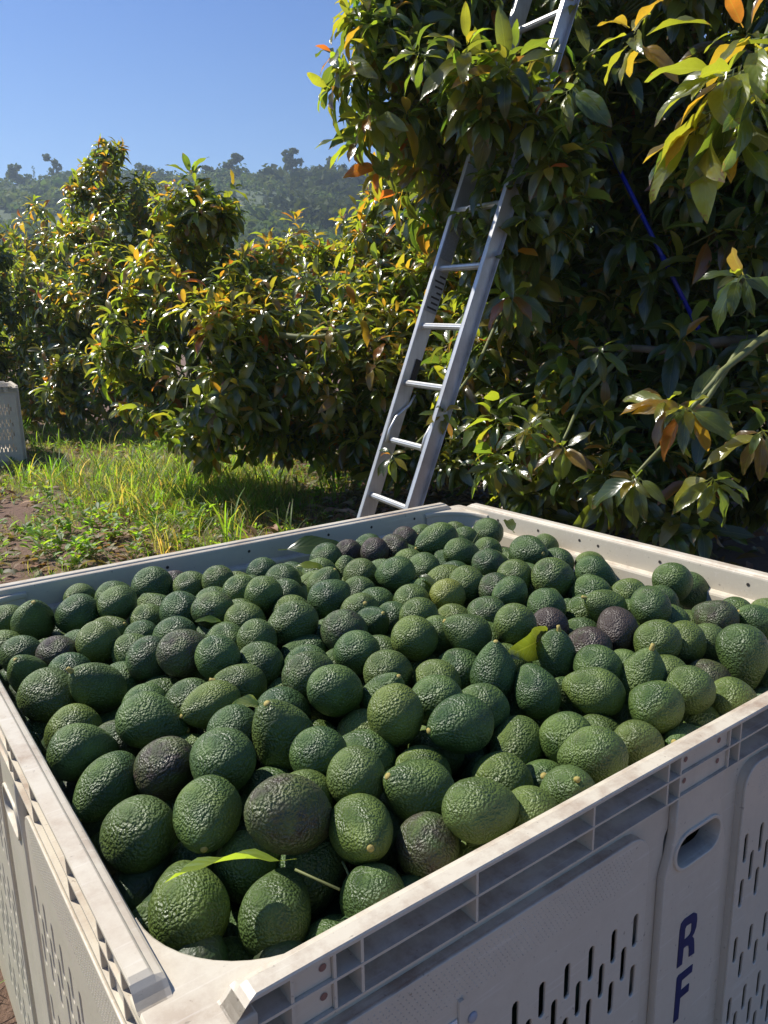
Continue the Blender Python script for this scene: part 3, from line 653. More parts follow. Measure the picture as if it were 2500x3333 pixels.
for x0, y0, hh in [(rg.uniform(-2.6, -1.0), rg.uniform(3.7, 4.8), rg.uniform(.05, .16)) for _ in range(26)] + list(((-2.05, 4.55, .34), (-1.62, 4.3, .22), (-2.35, 4.15, .2), (-1.35, 4.05, .18), (-1.85, 4.0, .16), (-1.1, 4.1, .15))):     # taller leafy weeds beside the bin
    for k in range(26):
        q = k / 26; az = rg.uniform(0, 6.28)
        wi_.append((rg.randrange(600), leaf_matrix(Vector((x0 + rg.gauss(0, .03), y0 + rg.gauss(0, .03), hh * q)), Vector((math.cos(az), math.sin(az), .35)), UPV + rvec(rg) * .3, rg.uniform(.05, .09)), rg.choice(GT[1:4])))
for _ in range(13000):
    if rg.random() < .5: x = rg.gauss(-.1, .8); y = rg.uniform(3.2, 8)
    else: x = rg.uniform(-6, 4); y = rg.uniform(2.0, 9.5)
    d = max(grass_density(x, y), 0)
    if rg.random() < d * .3: continue
    z0 = ground_z(x, y); az = rg.uniform(0, 6.28)
    t = rg.choice(LT) if rg.random() < .9 else (.10, .12, .04)
    li.append((rg.randrange(600), leaf_matrix(Vector((x, y, z0 + rg.uniform(.004, .03))), Vector((math.cos(az), math.sin(az), rg.uniform(-.25, .35))), UPV + rvec(rg) * .55, rg.uniform(.05, .15)), t))
for _ in range(900):      # rank grass along the bin's left side
    x = rg.uniform(-1.9, -.45); y = rg.uniform(.1, 2.6)
    if (Vector((x, y, 0)) - BN_).dot(AN_) > -.06 and y > .3: continue
    for _k in range(7):
        az = rg.uniform(0, 6.28); tl = rg.uniform(.1, .9); dv = Vector((math.cos(az) * tl, math.sin(az) * tl, 1)).normalized()
        gi.append((rg.randrange(600), leaf_matrix(Vector((x + rg.gauss(0, .02), y + rg.gauss(0, .02), ground_z(x, y) - .004)), dv, Vector((-dv.x, -dv.y, .5)), rg.uniform(.06, .2)), rg.choice(GT[:3])))
tag(link('grass', leaves_mesh('grass', gi, PROTO_GRASS, .25, 6), M_GRASS), 'bright green grass tufts growing on the orchard floor', 'grass', kind='stuff')
tag(link('weeds', leaves_mesh('weeds', wi_, PROTO_WEED, .25, 7), M_GRASS), 'small broad leaved weeds among the grass', 'weeds', kind='stuff')
tag(link('leaf_litter', leaves_mesh('leaf_litter', li, PROTO_LOW, .3, 8), M_LITTER), 'dry brown fallen leaves scattered over the soil', 'fallen leaves', kind='stuff')

# ------------------------------------------------------------------ haze
bm = bmesh.new(); add_box(bm, (-690, -55, -1.2), (690, 560, 110))
mh = bpy.data.materials.new('haze_air'); mh.use_nodes = True; nt = mh.node_tree; nt.nodes.clear()
pv = nt.nodes.new('ShaderNodeVolumePrincipled'); pv.inputs['Color'].default_value = (.68, .84, 1, 1); pv.inputs['Density'].default_value = .0008; pv.inputs['Anisotropy'].default_value = .25
oo = nt.nodes.new('ShaderNodeOutputMaterial'); nt.links.new(pv.outputs[0], oo.inputs['Volume'])
tag(link('haze', bm_mesh('haze', bm), mh), 'thin pale morning haze in the air', 'haze', kind='stuff')

# ------------------------------------------------------------------ ladder
LB = Vector((-.0531, 3.9262, .3485)); LU = Vector((math.tan(.3385) , .165, 1.0)); LU = Vector((math.sin(.3385), .165, 1.0)).normalized()
LW = Vector((math.cos(-1.0084), math.sin(-1.0084), 0)); LW = (LW - LU * LW.dot(LU)).normalized()
LN = LW.cross(LU)
if LN.y > 0: LN = -LN                         # front of the ladder
foot = LB - LU * (LB.z / LU.z)
lad = empty('ladder', foot); tag(lad, 'aluminium extension ladder leaning into the big dark avocado tree', 'ladder')
LBASE = (LB - foot).length; WID = .3305
LM = Matrix(((LW.x, LN.x, LU.x, 0), (LW.y, LN.y, LU.y, 0), (LW.z, LN.z, LU.z, 0), (0, 0, 0, 1)))
def lad_part(name, bm, mat, smooth=False, label=None):
    bmesh.ops.recalc_face_normals(bm, faces=bm.faces)
    me = bm_mesh(name, bm, smooth); me.transform(LM); o = link(name, me, mat, lad)
    if label: o['label'] = label
    return o
LEN = LBASE + .305 * 10.5
def channel(x, sgn, z0, z1, d0, d1, fl, th=.004):
    bm = bmesh.new()
    a0, a1 = (x - sgn * th, x) if sgn > 0 else (x, x + th)
    add_box(bm, (min(a0, a1), -d1, z0), (max(a0, a1), -d0, z1))
    f0, f1 = sorted((x - sgn * th * 1.02, x - sgn * fl))
    add_box(bm, (f0, -d0 - th, z0), (f1, -d0, z1)); add_box(bm, (f0, -d1, z0), (f1, -d1 + th, z1))
    bmesh.ops.bevel(bm, geom=list(bm.edges), offset=.0008, segments=1, affect='EDGES')
    return bm
lad_part('side_rail', channel(-.012, 1, 0, LEN, -.035, .050, .028), M_ALU)
lad_part('side_rail', channel(WID + .012, -1, 0, LEN, -.035, .050, .028), M_ALU)
for i in range(11):
    bm = bmesh.new(); z = LBASE + .305 * i; n_ = 20
    pts = [(-.016, 0, z), (WID + .016, 0, z)]
    rings = []
    for x_ in (-.0125, WID + .0125):
        rings.append([bm.verts.new((x_, math.cos(2 * math.pi * k / n_) * (.0175 if k % 2 else .0162), z + math.sin(2 * math.pi * k / n_) * (.0165 if k % 2 else .0152))) for k in range(n_)])
    for k in range(n_): bm.faces.new((rings[0][k], rings[0][(k + 1) % n_], rings[1][(k + 1) % n_], rings[1][k]))
    bm.faces.new(rings[0]); bm.faces.new(rings[1][::-1])
    lad_part('rung', bm, M_ALU)
for s_ in (.006, WID - .006):                  # rung lock hooks above the second rung
    bm = bmesh.new(); z = LBASE + .305
    add_tube(bm, [(s_, .022, z - .02), (s_, .027, z + .05), (s_, .012, z + .12), (s_, -.045, z + .2), (s_, -.06, z + .26)], [.009, .009, .008, .007, .005], 8); lad_part('rung_lock', bm, M_ALU, True)
bm = bmesh.new(); z = LBASE + .305 * 2.08; add_box(bm, (-.0075, -.045, z), (-.0045, -.012, z + .11)); lad_part('slot_plate', bm, M_DARK)
M_DECAL = mat_simple('worn_label', (.30, .31, .32), .5, .3, 120, .5, (.12, .12, .12))
bm = bmesh.new(); add_box(bm, (-.0078, -.046, LBASE + .305 * 3.25), (-.0072, .030, LBASE + .305 * 3.95)); lad_part('warning_label', bm, M_DECAL, label='worn pale warning label on the left rail')
bm = bmesh.new(); add_box(bm, (-.0078, -.046, LBASE + .305 * 4.15), (-.0072, .030, LBASE + .305 * 4.75)); lad_part('warning_label', bm, M_DECAL, label='scratched grey label high on the left rail')
bm = bmesh.new()
for k, w_ in enumerate((.06, .045, .055, .03, .05, .06, .04)):
    zz = LBASE + .305 * 3.30 + k * .028; add_box(bm, (-.0071, -.040, zz), (-.0066, -.040 + w_, zz + .010))
lad_part('label_print', bm, M_DARK)
tc_ = bpy.data.curves.new('five', 'FONT'); tc_.body = '5'; tc_.size = .065; tc_.extrude = .0004
to_ = bpy.data.objects.new('tmp', tc_); tm_ = bpy.data.meshes.new_from_object(to_); bpy.data.objects.remove(to_)
# on the outer face of the right rail: x of the digit runs down the rail's depth
MT = Matrix(((0, 0, 1, WID + .0125), (-1, 0, 0, .02), (0, 1, 0, LBASE + .305 * 3.35), (0, 0, 0, 1)))
tm_.transform(MT); tm_.transform(LM); tm_.name = 'painted_number'; link('painted_number', tm_, M_DARK, lad)
for s_ in (-.002, WID + .002):
    bm = bmesh.new(); add_box(bm, (s_ - .022, -.05, -.02), (s_ + .022, .04, .035)); bmesh.ops.bevel(bm, geom=list(bm.edges), offset=.004, segments=2, affect='EDGES'); lad_part('rubber_foot', bm, M_DARK)

# blue picking pole inside the crown
pa, pb = at(2000, 520, 4.3), at(2275, 1075, 4.05)
pole = empty('picking_pole', pb); tag(pole, 'blue picking pole leaning through the shade of the big tree', 'pole')
bm = bmesh.new(); q_ = pa + (pa - pb) * .1; add_tube(bm, [Vector((0, 0, 0)), (q_ - pb) * .5, q_ - pb], .011, 12); link('tube', bm_mesh('tube', bm, True), M_BLUEPOLE, pole)
bm = bmesh.new(); d_ = (pa - pb).normalized()
for t_ in (0, .38): add_tube(bm, [d_ * t_, d_ * (t_ + .05)], .014, 12)
link('collar', bm_mesh('collar', bm, True), M_BLUEPOLE, pole)

# ------------------------------------------------------------------ picking bins
SA, SB, HB = 1.2, 1.074, .752
TH = .6268; BN = Vector((-.1444, .3855, 0))
def side_matrix(k):
    """frame of side k of a bin: x along the side, y upwards from the rim plane, z outwards"""
    o, ax, nz_ = [((0, 0), (1, 0), (0, -1)), ((0, SB), (0, -1), (-1, 0)), ((SA, SB), (-1, 0), (0, 1)), ((SA, 0), (0, 1), (1, 0))][k]
    return Matrix(((ax[0], 0, nz_[0], o[0]), (ax[1], 0, nz_[1], o[1]), (0, 1, 0, HB), (0, 0, 0, 1)))
def slot(x, y0, y1, w=.0042):
    out = []
    for cy, a0 in ((y1 - w, 0), (y0 + w, 180)):
        for k in range(5): t = RAD(a0 + 180 * k / 4); out.append((x + w * math.cos(t), cy + w * math.sin(t)))
    return out
def circle(x, y, r, n=12): return [(x + r * math.cos(2 * math.pi * k / n), y + r * math.sin(2 * math.pi * k / n)) for k in range(n)]
def make_bin(loc, rz, label, detail=True):
    root = empty('picking_bin', loc, rz); tag(root, label, 'bin', 'beige plastic picking bins')
    for k in range(4):
        W = SA if k % 2 == 0 else SB; M = side_matrix(k); c = W / 2
        # outer wall: panel left, panel right (slots and a grip band), centre column with its handle hole
        cols = [c - .107 - i * .0353 for i in range(int((c - .107 - .10) / .0353) + 1)]
        holes = []
        for (ya, yb, off) in ((-.204, -.164, 0), (-.236, -.195, 1), (-.267, -.227, 0), (-.348, -.310, 0), (-.380, -.342, 1), (-.441, -.401, 0), (-.474, -.433, 1), (-.506, -.465, 0), (-.585, -.545, 0), (-.617, -.577, 1)):
            for i, x in enumerate(cols):
                xx = x + (-.0175 if off else 0)
                if xx > .085 and not (i % 7 == 6): holes.append((xx, ya, yb))
        pg = lambda xs_, ys_, r: rrect(xs_[0], ys_[0], xs_[1], ys_[1], r)
        me = extruded('side_panel', [pg((.030, c - .092), (-.715, -.072), .028)] + [slot(x, a_, b_) for x, a_, b_ in holes], -.0055, -.002, M, .0010)
        link('side_panel', me, M_BIN, root)
        me = extruded('side_panel', [pg((c + .092, W - .030), (-.715, -.072), .028)] + [slot(W - x, a_, b_) for x, a_, b_ in holes], -.0055, -.002, M, .0010)
        link('side_panel', me, M_BIN, root)
        for xa_, xb_ in ((.030, c - .092), (c + .092, W - .030)):
            me = extruded('panel_edge', [pg((xa_ + .0005, xb_ - .0005), (-.7145, -.0725), .0275), pg((xa_ + .004, xb_ - .004), (-.711, -.076), .024)], -.0145, -.0050, M)
            link('panel_edge', me, M_BIN, root)
        # frame behind the panels (recessed grooves) with openings under the panels
        me = extruded('wall_frame', [[(.004, -.752), (W - .004, -.752), (W - .004, -.052), (.004, -.052)], pg((.036, c - .098), (-.708, -.080), .02), pg((c + .098, W - .036), (-.708, -.080), .02), pg((c - .050, c + .050), (-.156, -.092), .02)], -.0165, -.0135, M)
        link('wall_frame', me, M_BIN, root)
        # centre column
        colp = [(c - .044, -.055), (c - .044, -.095), (c - .050, -.125), (c - .058, -.148), (c - .058, -.35), (c - .052, -.60), (c - .052, -.73), (c + .052, -.73), (c + .052, -.60), (c + .058, -.35), (c + .058, -.148), (c + .050, -.125), (c + .044, -.095), (c + .044, -.055)]
        me = extruded('centre_column', [colp, rrect(c - .042, -.147, c + .042, -.107, .0195, 6)], -.0135, -.003, M, .0015)
        cc = link('centre_column', me, M_BIN, root)
        # lip round the handle hole
        ol = rrect(c - .046, -.151, c + .046, -.103, .0235, 6); me = extruded('handle_lip', [ol, rrect(c - .0415, -.1465, c + .0415, -.1075, .0195, 6)], -.024, -.0005, M, .001)
        link('handle_lip', me, M_BIN, cc)
        # pocketed band under the rim: back wall, three flanges, dividers
        dv = sorted(set([.009, .050, .093, .128, .152, .267, .415, .532, .554] )) if k % 2 == 0 else [.009, .045, .086, .12, .144, .236, .375, .470, .494]
        dvs = dv + [W - q for q in dv]
        bm = bmesh.new()
        add_box(bm, (.004, -.0535, -.0245), (.069, -.0172, -.0215), M); add_box(bm, (.069, -.0535, -.0245), (W - .069, -.0060, -.0215), M); add_box(bm, (W - .069, -.0535, -.0245), (W - .004, -.0172, -.0215), M)
        for y_ in (-.0270, -.0530): add_box(bm, (.004, y_ - .0012, -.0215), (W - .004, y_ + .0012, -.001), M)
        for x_ in dvs: add_box(bm, (x_ - .0013, -.0518, -.0215), (x_ + .0013, -.0268 if x_ < .07 or x_ > W - .07 else -.0052, -.0014), M)
        bmesh.ops.recalc_face_normals(bm, faces=bm.faces)
        link('ribbed_band', bm_mesh('ribbed_band', bm), M_BIN, root)
        for (x0_, x1_), nh in (((dv[2], dv[3]), 1), ((W - dv[3], W - dv[2]), 1), ((dv[-1], W - dv[-1]), 2)):
            for (y0_, y1_) in ((-.0255, -.0045), (-.0515, -.0285)):
                me = extruded('infill_plate', [[(x0_ + .0015, y0_), (x1_ - .0015, y0_), (x1_ - .0015, y1_ ), (x0_ + .0015, y1_)]], -.020, -.0035 - .0008, M, .0005)
                ip = link('infill_plate', me, M_BIN, root)
                bm = bmesh.new()
                for q in ([.75] if nh == 1 else [.12, .80]):
                    xx = x0_ + (x1_ - x0_) * q; vs = [bm.verts.new(M @ Vector((p_[0], p_[1], -.0038))) for p_ in circle(xx, (y0_ + y1_) / 2 + .002, .0032)]
                    bm.faces.new(vs)
                link('screw_hole', bm_mesh('screw_hole', bm), M_PLUG, ip)
        # grip dots: little raised domes under the band
        if k < 2 or not detail:
            bm = bmesh.new()
            for side_ in (0, 1):
                for j in range(9):
                    for i in range(int((c - .115 - .055) / .0056)):
                        x_ = .055 + i * .0056 + (.0028 if j % 2 else 0); y_ = -.0800 - j * .0046
                        if side_: x_ = W - x_
                        b0 = [bm.verts.new(M @ Vector((x_ + .0012 * ca, y_ + .0012 * sa, -.0024))) for ca, sa in ((1, 0), (0, 1), (-1, 0), (0, -1))]
                        t_ = bm.verts.new(M @ Vector((x_, y_, -.0010)))
                        for q in range(4): bm.faces.new((b0[q], b0[(q + 1) % 4], t_))
            tag(link('grip_dots', bm_mesh('grip_dots', bm), M_BIN, root), kind='stuff')
        # rim rail and inner face: one swept section
        prof = [(.0210, -.0056), (.0012, -.0052), (.0003, -.0042), (.0003, -.0014), (.0014, 0), (.0150, 0), (.0163, -.0008), (.0178, -.0030), (.0225, -.0040), (.0244, -.0052), (.0250, -.008), (.0256, -.048), (.0262, -.0470), (.0360, -.0490), (.0390, -.0505), (.0405, -.054), (.043, -.17), (.050, -.70)]
        if k in (0, 1) and detail: prof = prof[:16] + [(.0385, -.095)]
        bm = bmesh.new(); st = [.046, .049, .053, .057, .061, .066, .070] + [W * (i + 1) / 13 for i in range(12)] + [W - .070, W - .066, W - .061, W - .057, W - .053, W - .049, W - .046]
        rings = []
        for x_ in sorted(st):
            e = min(x_, W - x_); tt_ = min(max((e - .046) / .020, 0), 1); cap = -.0152 + .0152 * tt_ * tt_ * (3 - 2 * tt_)
            wob = .0006 * noise.noise(Vector((x_ * 9, k, 0)))
            rings.append([bm.verts.new(M @ Vector((x_, min(y_, cap), -o_ + (wob if o_ < .03 else 0)))) for o_, y_ in prof])
        for a_, b_ in zip(rings, rings[1:]):
            for i in range(len(prof) - 1):
                bm.faces.new((a_[i], a_[i + 1], b_[i + 1], b_[i]))
        bmesh.ops.recalc_face_normals(bm, faces=bm.faces)
        rim = link('rim', bm_mesh('rim', bm, True), M_BIN, root)
        rim.data.polygons.foreach_set('use_smooth', [False] * len(rim.data.polygons))
        # flat dark discs on the inner face: shade of small vent holes, painted
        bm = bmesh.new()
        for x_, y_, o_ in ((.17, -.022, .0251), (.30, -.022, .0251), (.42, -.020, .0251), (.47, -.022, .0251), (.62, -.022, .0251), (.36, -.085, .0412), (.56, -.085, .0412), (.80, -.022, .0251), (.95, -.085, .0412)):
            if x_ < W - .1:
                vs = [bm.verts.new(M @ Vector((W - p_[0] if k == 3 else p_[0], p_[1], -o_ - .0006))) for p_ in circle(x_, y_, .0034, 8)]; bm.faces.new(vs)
        link('vent_hole_shade', bm_mesh('vent_hole_shade', bm), M_DARK, root)
    # corner plates with a rounded inner edge, and the corner posts
    for k in range(4):
        M = side_matrix(k); g = []
        arc = [(.0300 + .105 * (1 - math.sin(t)), .0300 + .105 * (1 - math.cos(t))) for t in [RAD(90 * i / 12) for i in range(13)]]
        # polygon in (x along this side, inward depth)
        poly = [(.001, .066), (.001, .010), (.0035, .0035), (.010, .001), (.066, .001), (.066, .020), (.136, .020), (.137, .030)] + list(arc) + [(.030, .137), (.020, .136), (.020, .066)]
        poly2 = []
        for q in poly:
            if not poly2 or (Vector(q) - Vector(poly2[-1])).length > .0008: poly2.append(q)
        M2 = M @ Matrix(((1, 0, 0, 0), (0, 0, 1, 0), (0, -1, 0, 0), (0, 0, 0, 1)))
        me = extruded('corner_plate', [poly2], -.026, -.0148, M2, .0018)
        link('corner_plate', me, M_BIN, root)
        bm = bmesh.new(); up_, dn_ = [], []
        for a_, b_ in arc: up_.append(bm.verts.new(M @ Vector((a_ - .0012, -.020, -b_ + .0012)))); dn_.append(bm.verts.new(M @ Vector((a_ + .006, -.62, -b_ - .006))))
        for i in range(12): bm.faces.new((up_[i], up_[i + 1], dn_[i + 1], dn_[i]))
        link('corner_lining', bm_mesh('corner_lining', bm, True), M_BIN, root)
        bm = bmesh.new(); r1, r2 = [], []
        for i in range(7):
            t = RAD(90 * i / 6); x_, o_ = .012 * (1 - math.sin(t)), .012 * (1 - math.cos(t))
            r1.append(bm.verts.new(M @ Vector((x_ + .0005, -.016, -o_ - .0005)))); r2.append(bm.verts.new(M @ Vector((x_ + .0005, -.752, -o_ - .0005))))
        for seq, sg in ((r1, 1), (r2, -1)): pass
        for i in range(6): bm.faces.new((r1[i], r1[i + 1], r2[i + 1], r2[i]))
        link('corner_post', bm_mesh('corner_post', bm, True), M_BIN, root)
    bm = bmesh.new(); add_box(bm, (.03, .03, .09), (SA - .03, SB - .03, .11)); link('floor_panel', bm_mesh('floor_panel', bm), M_BIN, root)
    for x_ in (.02, SA / 2 - .05, SA - .12):
        bm = bmesh.new(); add_box(bm, (x_, .03, 0), (x_ + .1, SB - .03, .085)); link('skid', bm_mesh('skid', bm), M_BIN, root)
    return root
bin1 = make_bin(BN, TH, 'beige plastic bin heaped with avocados, blue letters R F on its side')
# painted letters R and F on the front column
M0 = side_matrix(0)
R_out = [(.578, -.281), (.578, -.232), (.5795, -.2225), (.586, -.2195), (.604, -.2205), (.6105, -.225), (.612, -.233), (.6115, -.243), (.608, -.250), (.6045, -.2525), (.6085, -.257), (.6100, -.264), (.6120, -.2795), (.6010, -.2785), (.6005, -.268), (.5985, -.2615), (.594, -.2595), (.5885, -.2595), (.5880, -.281)]
R_in = [(.5885, -.2485), (.5885, -.2335), (.591, -.231), (.5985, -.2315), (.6015, -.234), (.6018, -.244), (.599, -.2475), (.594, -.2485)]
F_out = [(.5800, -.358), (.5800, -.296), (.583, -.2935), (.611, -.2945), (.6105, -.3045), (.5905, -.3045), (.5900, -.3185), (.6065, -.3185), (.6065, -.3290), (.5900, -.3290), (.5895, -.3575)]
for nm, lps in (('painted_letter_r', [R_out, R_in]), ('painted_letter_f', [F_out])):
    me = extruded(nm, lps, -.0029, -.0022, M0); o = link('painted_letter', me, M_INK, bin1); o['label'] = 'navy blue letter R' if nm[-1] == 'r' else 'navy blue letter F'
me = extruded('card', [[(.180, -.215), (.245, -.215), (.245, -.136), (.180, -.136)]], -.0018, -.0008, M0); link('card', me, M_CARD, bin1)
me = extruded('card_clip', [rrect(.246, -.22, .252, -.118, .002)], -.0018, .001, M0); link('card_clip', me, M_BIN, bin1)
bm = bmesh.new(); bmesh.ops.create_uvsphere(bm, u_segments=12, v_segments=6, radius=.0055, matrix=M0 @ Matrix.Translation((.263, -.146, -.0015)) @ Matrix.Scale(.4, 4, (0, 0, 1)))
link('rivet', bm_mesh('rivet', bm, True), M_RIVET, bin1)

def copy_tree(o, parent=None):
    c_ = o.copy(); col.objects.link(c_); c_.parent = parent
    for ch in list(o.children):
        if ch.name.startswith(('painted_letter', 'card', 'rivet')): continue
        copy_tree(ch, c_)
    return c_
q2 = at(58, 1246, 7.35); q2.z = 0
bin2 = copy_tree(bin1); bin2.location = q2 - (Matrix.Rotation(.5, 3, 'Z') @ Vector((SA, 0, 0))); bin2.rotation_euler = (0, 0, .5)
bin2['label'] = 'empty looking beige bin cut off by the left edge, standing on the grass'

